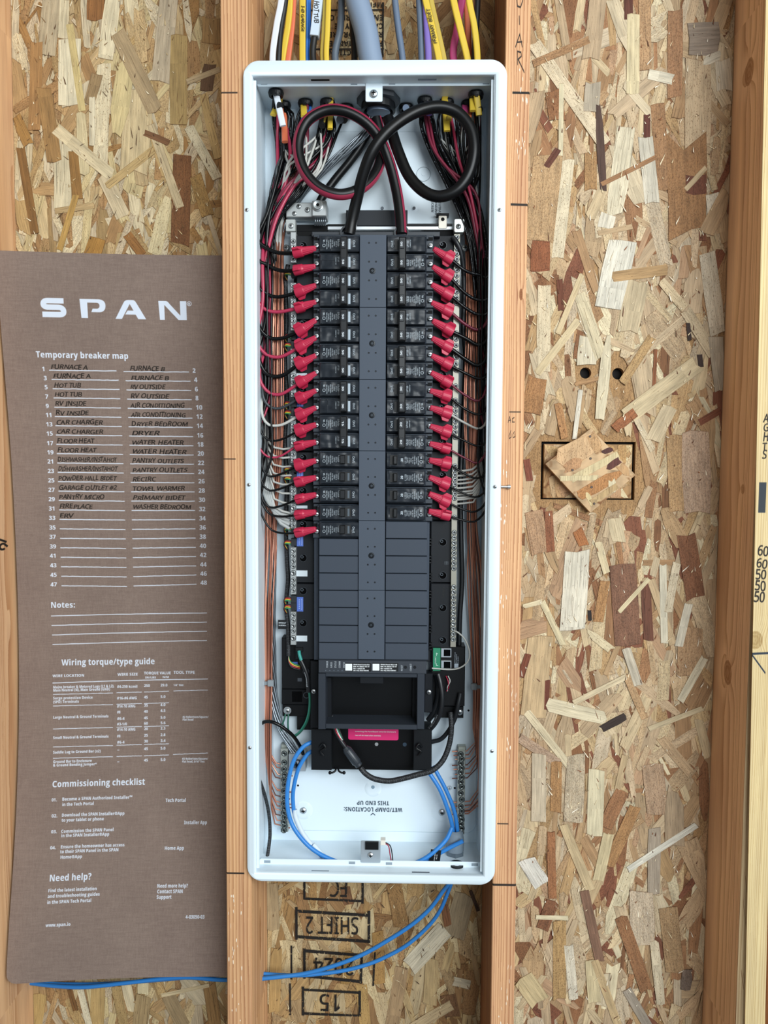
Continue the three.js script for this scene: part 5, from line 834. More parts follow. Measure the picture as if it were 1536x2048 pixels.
bundle(5, 'red wire running down inside the left wire bundle', 'red wires of the left bundle', [W.red, W.deep], 2.6, (i) => [[[640, 320], [612, 300], [645, 305], [655, 300], [580, 300]][i].concat(-0.066), [590 - i * 5, 370, -0.056], [556 - i * 4, 430, -0.052 - i * 0.005], [538 - i * 3, 490, -0.054 - i * 0.005], [520 + i * 2, 570, -0.06], [516 + i * 3, 680, -0.07], [519 + i * 3, 820, -0.08]]);
bundle(13, 'bare copper wire bending into the lower left ground bar, NTH of those bends', 'bare copper wires of the left bundle', copperMix, 1.4, (i) => { const o = (i - 6) * 2.1 + J(1.5), e = [1532, 1539, 1551, 1561, 1583, 1584, 1597, 1608, 1615, 1625, 1634, 1644, 1655][i]; return [[[600, 262], [640, 290], [565, 300], [650, 300]][i % 4].concat(-0.085), [590 + o, 350, -0.088], [558 + o, 450, -0.09], [555 + o * 0.9 + J(2), 600, -0.074 + (i % 3) * 0.005], [553 + o + J(2), 760, -0.068 + (i % 4) * 0.004], [552 + o * 0.9 + J(2), 900, -0.07], [543 + o * 0.9 + J(2), 1030, -0.084 + (i % 3) * 0.004], [540 + o * 1.1 + J(3), 1120, -0.08], [535 + o * 0.9 + J(3), 1230, -0.082 + (i % 3) * 0.004], [536 + o * 0.7 + J(1), 1366, -0.08], [534 + o * 0.7, 1480, -0.08 + (i % 3) * 0.003], [537 + o * 0.5, e - 45, -0.082], [547, e - 12, -0.083], [562, e, -0.084], [580 + (i % 3) * 3, e + 1, -0.084]]; }, 'ground_wire');
bundle(13, 'bare copper wire bending into the lower right ground bar, NTH of those bends', 'bare copper wires of the right bundle', copperMix, 1.4, (i) => { const o = (i - 6) * 2.2 + J(1.5), e = [1502, 1510, 1518, 1530, 1538, 1548, 1556, 1604, 1612, 1618, 1622, 1625, 1628][i]; return [[905 + (i % 4) * 14, 290, -0.085], [925 + i * 1.5, 400, -0.09], [944 + o * 0.8, 520, -0.08], [945 + o * 0.7 + J(2), 650, -0.066 + (i % 3) * 0.005], [944 + o * 1.1 + J(2), 760, -0.063], [944 + o * 1.1 + J(3), 850, -0.063], [943 + o * 0.6 + J(1), 960, -0.07], [945 + o * 0.7 + J(2), 1060, -0.084 + (i % 3) * 0.004], [950 + o + J(3), 1150, -0.082], [955 + o * 0.9 + J(2), 1260, -0.08], [957 + o * 0.7, 1375, -0.08 + (i % 3) * 0.004], [955 + o * 0.6, 1450, -0.08], [956 + o * 0.6, e - 40, -0.082], [951, e - 10, -0.083], [938, e - 1, -0.084], [920, e, -0.085], [904 + (i % 3) * 3, e + 1, -0.085]]; }, 'ground_wire');
bundle(12, 'glossy black wire inside the dense wire bundle along the right wall of the panel', 'black wires of the right bundle', [W.print, W.black, W.black], 2, (i) => [[840 + i * 9, 240, -0.066], [858 + i * 7, 300, -0.066 - (i % 3) * 0.006], [902 + i * 4.5, 390, -0.06 - (i % 4) * 0.006], [934 + i * 3, 470, -0.06], [948 + i * 2.4 + J(1), 560, -0.062 - (i % 3) * 0.006], [953 + i * 1.9 + J(1.5), 680, -0.07], [955 + i * 1.6, 780, -0.08], [956 + i * 1.4, 860, -0.086]]);
bundle(3, 'dark red wire running down inside the right wire bundle', 'red wires of the right bundle', [W.deep, W.red], 2.3, (i) => [[[852, 240], [905, 250], [858, 240]][i].concat(-0.062), [[868, 300], [918, 320], [880, 320]][i].concat(-0.058), [930 + i * 10, 385, -0.054], [952 + i * 5, 470, -0.054], [966 + i * 3, 560, -0.058], [972 - i * 3, 660, -0.066], [966 - i * 4, 780, -0.078]]);
bundle(10, 'white wire bending into the long right terminal bar, NTH of those bends', 'white wires of the right bundle', W.white, 1.6, (i) => { const e = [943, 952, 960.5, 968, 977, 985, 990, 996, 1000, 1008][i]; return [[[852, 245], [893, 280], [956, 260], [925, 262]][i % 4].concat(-0.07), [905 + i * 4, 340, -0.076], [938 + i * 2.5, 430, -0.082], [952 + i * 1.4, 600, -0.086], [956 + i * 1.2, 780, -0.086], [962 + i * 0.9, 880, -0.076], [966 - i * 0.5, e - 30 - i * 2, -0.064], [950, e - 7, -0.06], [925, e - 1, -0.06], [908, e, -0.0605]]; });
{ // bare aluminium service ground, in strands
  const t = thing('service_ground_cable', 'twisted bare aluminium cable strands running diagonally from the big conduit down the left side', 'cable');
  const core = new THREE.CatmullRomCurve3(P3([[744, 236, -0.066], [737, 258, -0.066], [710, 286, -0.068], [672, 318, -0.072], [622, 366, -0.08], [577, 428, -0.089], [552, 520, -0.092], [548, 800, -0.093], [547, 1100, -0.092], [545, 1340, -0.09], [549, 1400, -0.086], [560, 1450, -0.082], [580, 1488, -0.08], [594, 1512, -0.08]]));
  for (let i = 0; i < 8; i++) { const pts = []; for (let k = 0; k <= 70; k++) { const u = k / 70, c = core.getPointAt(u), T = core.getTangentAt(u), B = T.clone().cross(V(0, 0, 1)).normalize(), w = (u < 0.25 || u > 0.82 ? 5.4 : 4) * mpp(-0.07), a = i / 8 * Math.PI * 2 + u * 26; pts.push(c.clone().addScaledVector(B, w * 1.25 * Math.cos(a)).add(V(0, 0, w * 0.7 * Math.sin(a)))); } put(t, 'strand', sweep(pts, roundProfile(1.75 * mpp(-0.07), 6), 150), W.alu); }
}
// the two heavy feeders looping in front, and the neutral feeder behind
const rubber = M('rubber', '#0c0d0f', 0.36, 0, { specularIntensity: 0.55 }), stripeM = M('stripered', '#8e2440', 0.5);
{
  const t = thing('feeder_cable', 'thick black feeder cable with a red stripe, coiled in a loop at the upper left', 'cable');
  const pts = P3([[752, 236, -0.062], [760, 270, -0.062], [762, 315, -0.062], [748, 352, -0.052], [718, 379, -0.04], [678, 389, -0.032], [636, 374, -0.028], [606, 338, -0.026], [596, 290, -0.026], [612, 245, -0.028], [648, 222, -0.03], [688, 222, -0.032], [728, 242, -0.038], [758, 276, -0.046], [778, 322, -0.052], [792, 375, -0.054], [800, 425, -0.052], [803, 468, -0.049]]);
  const r = 10.6 * mpp(-0.03); put(t, 'jacket', sweep(pts, roundProfile(r, 16), 150), rubber);
  const arc = (a0, a1) => Array.from({ length: 9 }, (_, i) => { const a = a0 + (a1 - a0) * i / 8; return [r * 1.018 * Math.cos(a), r * 1.018 * Math.sin(a)]; });
  put(t, 'red_stripe', sweep(pts, arc(-0.5, 0.75), 150, { open: true }), stripeM); put(t, 'red_stripe', sweep(pts, arc(2.55, 3.1), 150, { open: true }), stripeM);
  const b = thing('feeder_cable', 'thick plain black feeder cable, coiled in a loop at the upper right', 'cable');
  put(b, 'jacket', sweep(P3([[776, 236, -0.06], [783, 262, -0.056], [797, 305, -0.05], [818, 352, -0.044], [848, 383, -0.038], [880, 393, -0.034], [914, 380, -0.03], [938, 346, -0.028], [948, 300, -0.026], [940, 256, -0.026], [914, 225, -0.026], [880, 214, -0.024], [842, 220, -0.022], [806, 238, -0.018], [772, 266, -0.014], [744, 304, -0.016], [726, 350, -0.026], [713, 402, -0.04], [704, 440, -0.047], [699, 468, -0.049]]), roundProfile(11.4 * mpp(-0.025), 16), 150), rubber);
  const nf = thing('feeder_cable', 'thick black neutral feeder passing diagonally behind the loops to the silver lug', 'cable'); put(nf, 'jacket', sweep(P3([[746, 240, -0.075], [732, 276, -0.076], [702, 320, -0.078], [668, 362, -0.078], [645, 394, -0.075], [638, 408, -0.074]]), roundProfile(8.2 * mpp(-0.07), 14), 50), rubber);
}
// ---------------------------------------------------------------- cables coming down from above, their bushings and sheath ends
const bush = bushPx.map(([x, y]) => UY(x, y, YTOP));
bush.forEach((p, i) => { const t = thing('cable_bushing', `${['leftmost front', 'leftmost rear', 'third', 'fourth', 'fifth', 'sixth', 'seventh', 'eighth', 'ninth', 'rightmost front'][i]} black snap bushing in the top of the panel box, counted from the left`, 'bushing', 'black cable bushings', V(p.x, YTOP, p.z)); const r = 14 * mpp(-0.06); put(t, 'collar', toCreasedNormals(lathe([[r * 0.62, 0.001], [r, 0.001], [r * 1.08, 0.004], [r * 0.96, 0.009], [r * 0.62, 0.009], [r * 0.6, 0.001]], 22).rotateX(Math.PI / 2).toNonIndexed(), 0.6), blackP); put(t, 'latch', boxGeo(-r * 0.2, r * 0.2, -0.011, -0.003, r * 0.6, r * 0.98), blackP); });
{
  const p = UY(757, 196, YTOP), t = thing('conduit_fitting', 'large black conduit fitting with a locknut, in the middle of the box top', 'conduit fitting', null, V(p.x, YTOP, p.z)), r = 33 * mpp(p.z);
  const L = (prof, n) => toCreasedNormals(lathe(prof, n).rotateX(Math.PI / 2).toNonIndexed(), 0.5);
  put(t, 'locknut', L([[r * 0.85, 0.0005], [r * 1.28, 0.0005], [r * 1.28, 0.008], [r * 1.1, 0.01], [r * 0.85, 0.01]], 8), M('locknut', '#2a2f35', 0.45)); put(t, 'throat', L([[r * 0.78, 0.0005], [r, 0.0005], [r, 0.02], [r * 0.88, 0.022], [r * 0.78, 0.018]], 28), blackP);
}
// each cable: pixel path above the box (at the depth of its bushing), then the end of its sheath inside
const cab = (label, bi, up, end, rp, mat, { flat, dz = 0, dx = 0, inside = true, name = 'supply_cable', ez } = {}) => {
  const b = bi < 0 ? UY(757, 196, YTOP) : bush[bi], z = b.z + dz, pts = up.map(([x, y, zz]) => U(x, y, zz ?? z)), ox = dx * mpp(z);
  pts.push(V(b.x + ox, YTOP + 0.004, z)); if (inside) pts.push(V(b.x + ox, YTOP - 0.004, z)), pts.push(U(end[0], end[1], ez ?? Math.max(b.z + 0.004, -0.05)));
  return piece(name, sweep(pts, flat ? flatProfile(rp * 2 * mpp(z), rp * 2 * mpp(z) * flat) : roundProfile(rp * mpp(z), 12), 46), mat, label, 'cable');
};
const jk = (h, r = 0.45) => M('jacket' + h, h, r), YL = jk('#d9b93c'), YD = jk('#c2a848'), WH = jk('#d8dee6'), OR = jk('#d46f4c'), GY = jk('#5b6672'), GB = jk('#8193ab'), BL = jk('#2f6fc0'), PK = jk('#c2457e'), PU = jk('#7a66b4'), BK = jk('#15171a');
cab('white flat cable, leftmost of the cables above the panel', 0, [[570, -60], [562, 5], [553, 52], [545, 118]], [566, 252], 6.2, WH, { flat: 0.45 });
cab('black cable right behind the leftmost white cable above the panel', 0, [[574, -60], [570, 5], [561, 60], [557, 118]], [560, 215], 6, BK, { dz: -0.012 });
cab('yellow cable beside the leftmost black cable above the panel', 1, [[582, -60], [580, 0], [576, 50], [565, 118]], [546, 230], 6, YL, { flat: 0.5, dx: -6, dz: 0.012 });
cab('orange cable peeking out behind the leftmost yellow cable above the panel', 1, [[590, -60], [587, 0], [584, 50], [576, 118]], [570, 284], 6, OR, { flat: 0.55 });
cab('yellow cable with handwriting reading garage, above the panel', 2, [[604, -60], [605, 0], [605, 60], [605, 118]], [608, 233], 6.2, YL, { flat: 0.45, dx: -4 });
cab('blue cable left of its twin, beside the yellow cable marked garage', 2, [[614, -60], [615, 0], [614.5, 60], [614, 118]], [604, 240], 2.8, BL, { dx: 6, dz: -0.004 });
cab('blue cable right of its twin, beside the yellow cable marked garage', 2, [[620, -60], [619.5, 0], [619.5, 60], [619, 118]], [613, 240], 2.6, BL, { dx: 10, dz: -0.006 });
const hot = cab('black cable wearing a white handwritten tape flag above the panel', 3, [[646, -60], [638, 5], [631, 60], [626, 118]], [644, 252], 6.4, BK, { dx: -8 });
{ const z = bush[3].z, f = slabAt(hot, 'tape_flag', 624, -6, 641, 70, z - 0.006, z + 0.0078, M('tape', '#c5d4e4', 0.5), { c: 0.0006 }); printAt(hot, 'handwriting', inkTex(48, 256, (g, w, h) => { g.translate(w / 2, h / 2); g.rotate(-Math.PI / 2 + Math.PI); hand(g, 'HOT TUB', -118, 14, 42, rng(9)); }), 625, -2, 640, 68, z + 0.0081, 0.5); f.rotation.z = -0.12; }
cab('yellow cable left of its twin, beside the white tape flag above the panel', 3, [[652, -60], [651, 0], [648, 60], [645, 118]], [645, 246], 4.6, YD, { flat: 0.7, dx: 2 });
cab('yellow cable right of its twin, beside the white tape flag above the panel', 3, [[658, -60], [657, 0], [655, 60], [653, 118]], [660, 258], 5.2, YL, { flat: 0.6, dx: 7, dz: 0.006 });
cab('dark grey cable left of the very thick grey service cable', 4, [[684, -60], [683, 0], [680, 60], [670, 118]], [680, 240], 7, GY, { dx: -4 });
cab('black cable tucked behind the very thick grey service cable', 4, [[704, -60], [704, 0], [706, 60], [709, 118]], [688, 240], 6.5, BK, { dx: 6, dz: -0.014 });
cab('very thick pale grey service cable entering the middle of the panel top', -1, [[704, -60], [714, 0], [731, 60], [741, 118]], [757, 226], 23, GB, { ez: -0.066 });
cab('slim grey cable standing alone right of the very thick service cable', 5, [[787, -60], [790, 0], [797, 60], [805, 118]], [812, 216], 6.4, jk('#64748a'), {});
cab('grey cable left of the purple cable above the panel', 6, [[836, -60], [838, 0], [841, 60], [843, 118]], [842, 225], 6, jk('#5f6d80'), { dx: -5, dz: -0.006 });
cab('purple cable between the grey and yellow cables above the panel', 6, [[848, -60], [851, 0], [854, 60], [857, 118]], [858, 228], 6.4, PU, { dx: 6, flat: 0.7 });
const pb2 = cab('yellow cable with handwriting reading primary bidet above the panel', 7, [[840, -60], [851, 0], [865, 58], [878, 118]], [894, 262], 6.4, YL, { flat: 0.4, dz: 0.01, dx: -4 });
cab('plain yellow cable right behind the one marked primary bidet', 7, [[852, -60], [862, 0], [875, 58], [888, 118]], [898, 240], 5.2, YD, { flat: 0.5, dx: 6 });
cab('pink cable crossing behind the yellow cables at the right above the panel', 8, [[934, -60], [924, 0], [914, 58], [907, 118]], [930, 236], 7, PK, { flat: 0.6, dx: -6 });
cab('orange cable between the two rightmost yellow cables above the panel', 8, [[930, -60], [933, 0], [936, 58], [938, 118]], [936, 238], 6, OR, { flat: 0.6, dx: 5, dz: -0.004 });
cab('yellow cable crossing in front of the pink cable above the panel', 9, [[898, -60], [907, 0], [921, 60], [935, 118]], [946, 222], 6.6, YL, { flat: 0.45, dx: -6, dz: -0.004 });
cab('yellow cable, rightmost of the cables above the panel', 9, [[934, -60], [938, 0], [949, 55], [955, 118]], [958, 231], 6.2, YL, { flat: 0.5, dz: 0.006 });
cab('black cable, rightmost behind the last yellow cable above the panel', 9, [[956, -60], [955, 0], [952, 60], [949, 118]], [960, 220], 6, BK, { dz: -0.016 });
{ // handwriting on two cables, wrapped as flat print
  const z2 = bush[2].z + 0.0036, z7 = bush[7].z + 0.0138;
  const g1 = scene.children.find((o) => o.userData.label?.includes('reading garage')); printAt(g1, 'handwriting', inkTex(48, 320, (g, w, h) => { g.translate(w / 2, h / 2); g.rotate(-Math.PI / 2 + Math.PI); hand(g, 'I-Ø GARAGE', -150, 12, 40, rng(12)); }), 600, 8, 610, 90, z2, 0.5);
  const q = printAt(pb2, 'handwriting', inkTex(48, 360, (g, w, h) => { g.translate(w / 2, h / 2); g.rotate(-Math.PI / 2); hand(g, 'PRIMARY  BIDET', -176, 14, 40, rng(13)); }), 856, -2, 868, 90, z7, 0.5); q.rotation.z = 0.225;
}
// ---------------------------------------------------------------- the controller at the lower end of the board
const gz = -0.022, gwM = M('gateway', '#2b313a', 0.5, 0, { specularIntensity: 0.6 }), gwD = M('gatewaydark', '#12151a', 0.45, 0, { specularIntensity: 0.5 });
{
  const t = thing('panel_controller', 'dark grey controller module with an empty black window below the filler plates', 'controller');
  slabAt(t, 'status_strip', 637, 1321.5, 853, 1347, -0.07, gz - 0.002, M('strip', '#2b313a', 0.5), { c: 0.0008 });
  const zf = gz, f = (a, b, c, d) => slabAt(t, 'window_frame', a, b, c, d, -0.07, zf, gwM, { c: 0.0008 });
  f(636.5, 1347.5, 651, 1458.5); f(834, 1347.5, 849, 1458.5); f(651, 1347.5, 834, 1354.5); f(651, 1449, 834, 1458.5);
  slabAt(t, 'window_back', 650, 1353, 835, 1450, -0.072, -0.068, M('windowback', '#050608', 0.35, 0, { specularIntensity: 0.5 }), { c: 0.0002 }); slabAt(t, 'hinge_tab', 720, 1354, 767, 1367.5, -0.06, gz - 0.003, gwD, { c: 0.0006 });
  slabAt(t, 'inner_step', 651, 1354, 663, 1449, -0.069, -0.055, gwD, { c: 0.001 }); slabAt(t, 'inner_step', 824, 1354, 834, 1449, -0.069, -0.055, gwD, { c: 0.001 });
  printAt(t, 'printed_text', inkTex(512, 64, (g, w, h) => { g.fillStyle = g.strokeStyle = '#b9c2cb'; const s = w / 213; ['POWER', 'GRID', 'STATUS', 'COMM', 'INFO'].forEach((k, i) => { g.save(); g.translate((14.5 + i * 8.4) * s + 4, 38); g.rotate(-Math.PI / 2); g.font = '13px sans-serif'; g.fillText(k, 0, 0, 36); g.restore(); }); for (const [x, k] of [[164, 'RESET'], [182, 'CONNECT']]) { g.save(); g.translate(x * s + 4, 50); g.rotate(-Math.PI / 2); g.font = '12px sans-serif'; g.fillText(k, 0, 0, 38); g.restore(); } }), 640, 1322, 853, 1347, gz - 0.0018, 0.5);
  for (let i = 0; i < 5; i++) put(t, 'status_lamp', disc(0.0008, 0.0003, 0.0001, 12), M('led', '#5b6672', 0.3), U(651.5 + i * 8.2, 1341, gz - 0.002)); for (const x of [811, 829.5]) put(t, 'push_button', disc(0.0024, 0.0006, 0.0003, 18), gwD, U(x, 1334.5, gz - 0.002));
  for (const [x0, x1, k] of [[690, 742, 'Panel Controller'], [744.5, 796.5, 'Panel MLO 48']]) { const l = slabAt(t, 'type_label', x0, 1326, x1, 1343, gz - 0.003, gz - 0.0016, M('labelblack', '#07080b', 0.4), { c: 0.0002 }); printAt(t, 'label_print', inkTex(312, 104, (g) => { g.fillStyle = '#e8edf2'; g.fillRect(4, 12, 82, 82); g.font = 'bold 22px sans-serif'; g.fillText('SPAN ' + k, 98, 28, 200); g.fillText('MN: P1-00032-TD-VT', 98, 52, 196); g.fillText('PN: 1-02037-04', 98, 76, 140); g.fillText('SN: NQ-2023-005KC', 98, 99, 190); }), x0, 1326, x1, 1343, gz - 0.0014, 0.4); }
  for (const [x, y] of [[627.5, 1382.5], [858, 1384]]) addScrew('fixing_screw', x, y, -0.055, 5, steel, t);
  slabAt(t, 'side_wing', 621, 1322, 637, 1458, -0.08, -0.058, gwD, { c: 0.001 }); slabAt(t, 'side_wing', 849, 1347, 866, 1425, -0.08, -0.058, gwD, { c: 0.001 });
}
{
  const t = thing('lower_tray', 'black lower tray under the controller window, with clips at both ends', 'tray');
  slabAt(t, 'plate', 623, 1456, 862, 1540, BZ + 0.003, -0.074, M('trayblack', '#050608', 0.4, 0, { specularIntensity: 0.5 }), { c: 0.001 });
  slabAt(t, 'end_block', 622.5, 1459, 663, 1540.5, -0.09, -0.05, M('trayend', '#0e1115', 0.45, 0, { specularIntensity: 0.5 }), { c: 0.001 }); slabAt(t, 'end_block', 827, 1459, 863.5, 1540.5, -0.09, -0.05, M('trayend', '#0e1115', 0.45, 0, { specularIntensity: 0.5 }), { c: 0.001 });
  for (const s of [0, 1]) { const x = s ? 838 : 646, d = s ? -1 : 1; put(t, 'hook', wireGeo([[x - 6 * d, 1494, -0.049], [x, 1488, -0.045], [x + 5 * d, 1496, -0.044], [x - 4 * d, 1503, -0.044], [x + 1 * d, 1511, -0.045]], 0.0019, 24, 7), blackP); }
  for (const d of [-1, 1]) put(t, 'hook', merged([wireGeo([[674 + d * 3, 1535, -0.07], [674 + d * 3, 1541, -0.066], [674 + d * 8, 1545, -0.064], [674 + d * 13, 1545.5, -0.064]], 0.0016, 16, 7), new THREE.SphereGeometry(0.0028, 12, 8).translate(...U(674 + d * 14, 1545.5, -0.064).toArray())]), blackP);
  const pk = slabAt(t, 'pink_label', 696.5, 1440, 797, 1480, -0.0745, -0.0735, M('pinklabel', '#d6246e', 0.5), { r: 0.003, c: 0.0001 });
  printAt(t, 'label_print', inkTex(400, 160, (g) => { g.fillStyle = '#f6d3e0'; g.font = 'bold 15px sans-serif'; g.fillText('Disassemble the Gateway shield before', 54, 66, 290); g.fillText('mounting the Panelboard onto the Enclosure', 54, 98, 330); g.fillText('Peel off this label after assembly', 54, 130, 206); g.font = 'bold 26px sans-serif'; g.fillText('←', 14, 98); g.fillText('→', 360, 98); }), 696.5, 1440, 797, 1480, -0.0733, 0.5);
  put(t, 'round_hole', disc(3.7 * mpp(-0.074), 0.0004), M('grommet', '#8a8d90', 0.5), U(753, 1488.5, -0.074)); put(t, 'round_hole', disc(4.2 * mpp(-0.074), 0.0004), M('grommet2', '#2f4355', 0.4), U(809.5, 1489, -0.074));
}
{
  const t = thing('network_port_block', 'two network sockets with a green label at the right end of the controller', 'network port');
  slabAt(t, 'housing', 862, 1293, 930, 1412, BZ + 0.003, -0.066, M('portbody', '#07080b', 0.45, 0, { specularIntensity: 0.5 }), { c: 0.001 }); slabAt(t, 'housing', 863, 1412, 927, 1436, BZ + 0.003, -0.075, M('portbody', '#07080b', 0.45, 0, { specularIntensity: 0.5 }), { c: 0.001 });
  slabAt(t, 'green_label', 866, 1296, 880.8, 1342, -0.067, -0.0645, M('greenlabel', '#1f7f5c', 0.5), { c: 0.0003 }); printAt(t, 'label_print', inkTex(48, 144, (g) => { g.strokeStyle = g.fillStyle = '#d6efe4'; g.lineWidth = 3; g.beginPath(); g.moveTo(22, 30); g.lineTo(22, 50); g.moveTo(22, 36); g.lineTo(32, 36); g.moveTo(22, 110); g.lineTo(34, 110); g.moveTo(22, 96); g.lineTo(22, 110); g.stroke(); g.save(); g.translate(20, 100); g.rotate(-Math.PI / 2); g.font = '10px sans-serif'; g.fillText('ETHERNET', 0, 0); g.restore(); }), 866, 1296, 880.8, 1342, -0.0643);
  for (const [y0, y1] of [[1296.5, 1315], [1321, 1339]]) { slabAt(t, 'socket_shell', 882, y0, 903, y1, -0.067, -0.0645, steel, { c: 0.0005 }); slabAt(t, 'socket_opening', 887.5, y0 + 2.5, 901, y1 - 2.5, -0.0648, -0.0643, M('pit', '#040506', 0.9), { c: 0.0001 }); }
  printAt(t, 'printed_text', inkTex(64, 200, (g, w, h) => { g.fillStyle = '#9aa6b2'; g.fillRect(10, 150, 44, 46); g.translate(20, 146); g.rotate(-Math.PI / 2); g.font = 'bold 13px sans-serif'; g.fillText('SPAN Panelboard', 0, 0, 130); g.fillText('PN 1-00070-04', 0, 17, 110); g.fillText('SN NJ-2021', 0, 33, 90); }), 907, 1297, 919, 1337, -0.0658);
  addScrew('fixing_screw', 919.5, 1424, -0.0745, 6.5, steel, t);
  const w = thing('network_link_lead', 'thin white lead looping from the right terminal bar to the network sockets', 'wire'); put(w, 'lead', wireGeo([[908, 1262, -0.055], [916, 1265, -0.052], [930, 1279, -0.05], [939, 1303, -0.05], [936, 1322, -0.052], [921, 1335, -0.056], [900, 1339, -0.06], [864, 1336.5, -0.062]], 1.6 * mpp(-0.055), 50, 8), W.white);
}
{
  const t = thing('sensor_module', 'black sensor module with small plugs at the lower left of the breaker board', 'module');
  slabAt(t, 'housing', 563.5, 1276, 622, 1378, BZ + 0.003, -0.072, M('portbody', '#07080b', 0.45, 0, { specularIntensity: 0.5 }), { c: 0.001 }); slabAt(t, 'housing', 563.5, 1378, 622, 1409.5, BZ + 0.003, -0.076, M('portbody', '#07080b', 0.45, 0, { specularIntensity: 0.5 }), { c: 0.001 }); slabAt(t, 'housing', 565, 1409, 637, 1433, BZ + 0.003, -0.08, M('portbody', '#07080b', 0.45, 0, { specularIntensity: 0.5 }), { c: 0.001 }); slabAt(t, 'housing', 594, 1432, 637, 1460, BZ + 0.003, -0.08, M('portbody', '#07080b', 0.45, 0, { specularIntensity: 0.5 }), { c: 0.001 });
  slabAt(t, 'plug', 591, 1295, 606, 1304, -0.072, -0.06, blackP, { c: 0.0006 }); slabAt(t, 'blue_mark', 583, 1324, 595.5, 1334, -0.0725, -0.0715, M('bluemark', '#4a68b8', 0.5), { c: 0.0002 }); slabAt(t, 'slot_frame', 595, 1356, 604, 1363, -0.0725, -0.0712, M('slotframe', '#3b4148', 0.5), { c: 0.0002 }); slabAt(t, 'recess', 584, 1383, 604, 1404, -0.0765, -0.0755, M('pit', '#040506', 0.9), { c: 0.0002 });
  const c = U(575, 1421, -0.078), rr = 8 * mpp(-0.078); put(t, 'ring_terminal', disc(rr, 0.0012, 0.0004), steel, c); addScrew('terminal_screw', 575, 1421, -0.0768, 5.4, screwM, t);
  for (const [x, y] of [[612, 1343], [613, 1390]]) put(t, 'socket_ring', toCreasedNormals(lathe([[0.004, 0], [0.0055, 0], [0.0055, 0.0012], [0.004, 0.0012], [0.004, 0]], 18).toNonIndexed(), 0.6), M('socketrim', '#33383e', 0.35), U(x, y, -0.072));
}
// ---------------------------------------------------------------- low-voltage leads
const braid = canvasTex(64, 64, (g) => { g.fillStyle = '#131518'; g.fillRect(0, 0, 64, 64); const r = rng(8); for (let y = 0; y < 64; y += 8) for (let x = 0; x < 64; x += 8) { g.fillStyle = r() < 0.22 ? '#5b6066' : r() < 0.5 ? '#23262b' : '#0b0c0e'; g.save(); g.translate(x + 4, y + 4); g.rotate((x + y) % 16 ? 0.7 : -0.7); g.fillRect(-4, -1.6, 8, 3.2); g.restore(); } }); braid.repeat.set(2, 90);
const braidM = new THREE.MeshStandardMaterial({ map: braid, roughness: 0.6, bumpMap: braid, bumpScale: 0.0004 }), teal = M('teal', '#2f8f86', 0.45), green = M('greenwire', '#1f5a48', 0.45), blueC = M('bluecable', '#2f7fcc', 0.4), tapeW = M('whitetape', '#ccd9e2', 0.55);
const lead = (name, label, pts, rp, mat, seg = 50, cat = 'cable', n = 10) => piece(name, sweep(P3(pts), roundProfile(rp * mpp(-0.06), n), seg), mat, label, cat);
{
  const t = thing('sensor_harness', 'black braided lead running from a grey connector in a low curve up to the right', 'cable');
  put(t, 'braided_sleeve', sweep(P3([[721, 1536, -0.052], [732, 1548, -0.05], [750, 1558, -0.05], [778, 1562, -0.05], [806, 1557, -0.05], [836, 1549, -0.05], [864, 1541, -0.05], [886, 1520, -0.054], [899, 1487, -0.058], [903, 1452, -0.06], [901, 1424, -0.066]]), roundProfile(5.6 * mpp(-0.05), 12), 90), braidM);
  const a = U(690, 1494, -0.05), b = U(718, 1531, -0.051), d = b.clone().sub(a), L = d.length(), c = put(t, 'connector', toCreasedNormals(lathe([[0.00001, 0], [0.0045, 0], [0.006, 0.004], [0.0074, 0.006], [0.0076, L * 0.82], [0.006, L * 0.9], [0.0062, L], [0.00001, L]], 20).toNonIndexed(), 0.6), M('connector', '#2c3239', 0.4), a); c.quaternion.setFromUnitVectors(V(0, 0, 1), d.normalize());
  put(t, 'lead', sweep(P3([[664, 1432, -0.062], [668, 1455, -0.056], [676, 1472, -0.052], [685, 1486, -0.05], [692, 1496, -0.05]]), roundProfile(4.2 * mpp(-0.05), 10), 30), M('leadblack', '#1b1e22', 0.4));
  for (const [i, col] of ['#c01f38', '#e4e6e8', '#1f7f5c', '#15171a'].entries()) put(t, 'core', wireGeo([[669 + i * 2.4, 1450, -0.05], [672 + i * 2.6, 1462, -0.049], [678 + i * 2, 1473, -0.047], [684 + i, 1480, -0.047]], 0.0008, 16, 6), M('core' + col, col, 0.4));
}
const ctTex = canvasTex(64, 1024, (g, w, h) => { g.fillStyle = '#121418'; g.fillRect(0, 0, w, h); g.save(); g.translate(22, 30); g.rotate(Math.PI / 2); g.fillStyle = '#c5ccd2'; g.font = '15px monospace'; g.fillText('MC/EX 4VU CT8-1-05/20-05  MC/EX 4VU CT8-1-05/20-05', 0, 0, 960); g.restore(); }); ctTex.repeat.set(1, 8);
lead('sensor_cable', 'black cable with white lettering beside the controller window', [[876, 1348, -0.05], [881, 1368, -0.046], [884, 1396, -0.044], [880, 1424, -0.046], [870, 1446, -0.052], [856, 1462, -0.062]], 5.6, new THREE.MeshPhysicalMaterial({ map: ctTex, roughness: 0.42 }), 60);
lead('sensor_cable', 'plain black cable left of the lettered one beside the controller window', [[873, 1349, -0.058], [877, 1370, -0.058], [876, 1398, -0.058], [868, 1424, -0.06], [857, 1440, -0.066]], 6, M('leadblack', '#1b1e22', 0.4));
lead('sensor_cable', 'black cable curving down right of the braided lead to the tray end', [[921, 1386, -0.06], [916, 1410, -0.058], [910, 1436, -0.062], [898, 1460, -0.068], [882, 1478, -0.072], [862, 1484, -0.076]], 4.6, M('leadblack', '#1b1e22', 0.4));
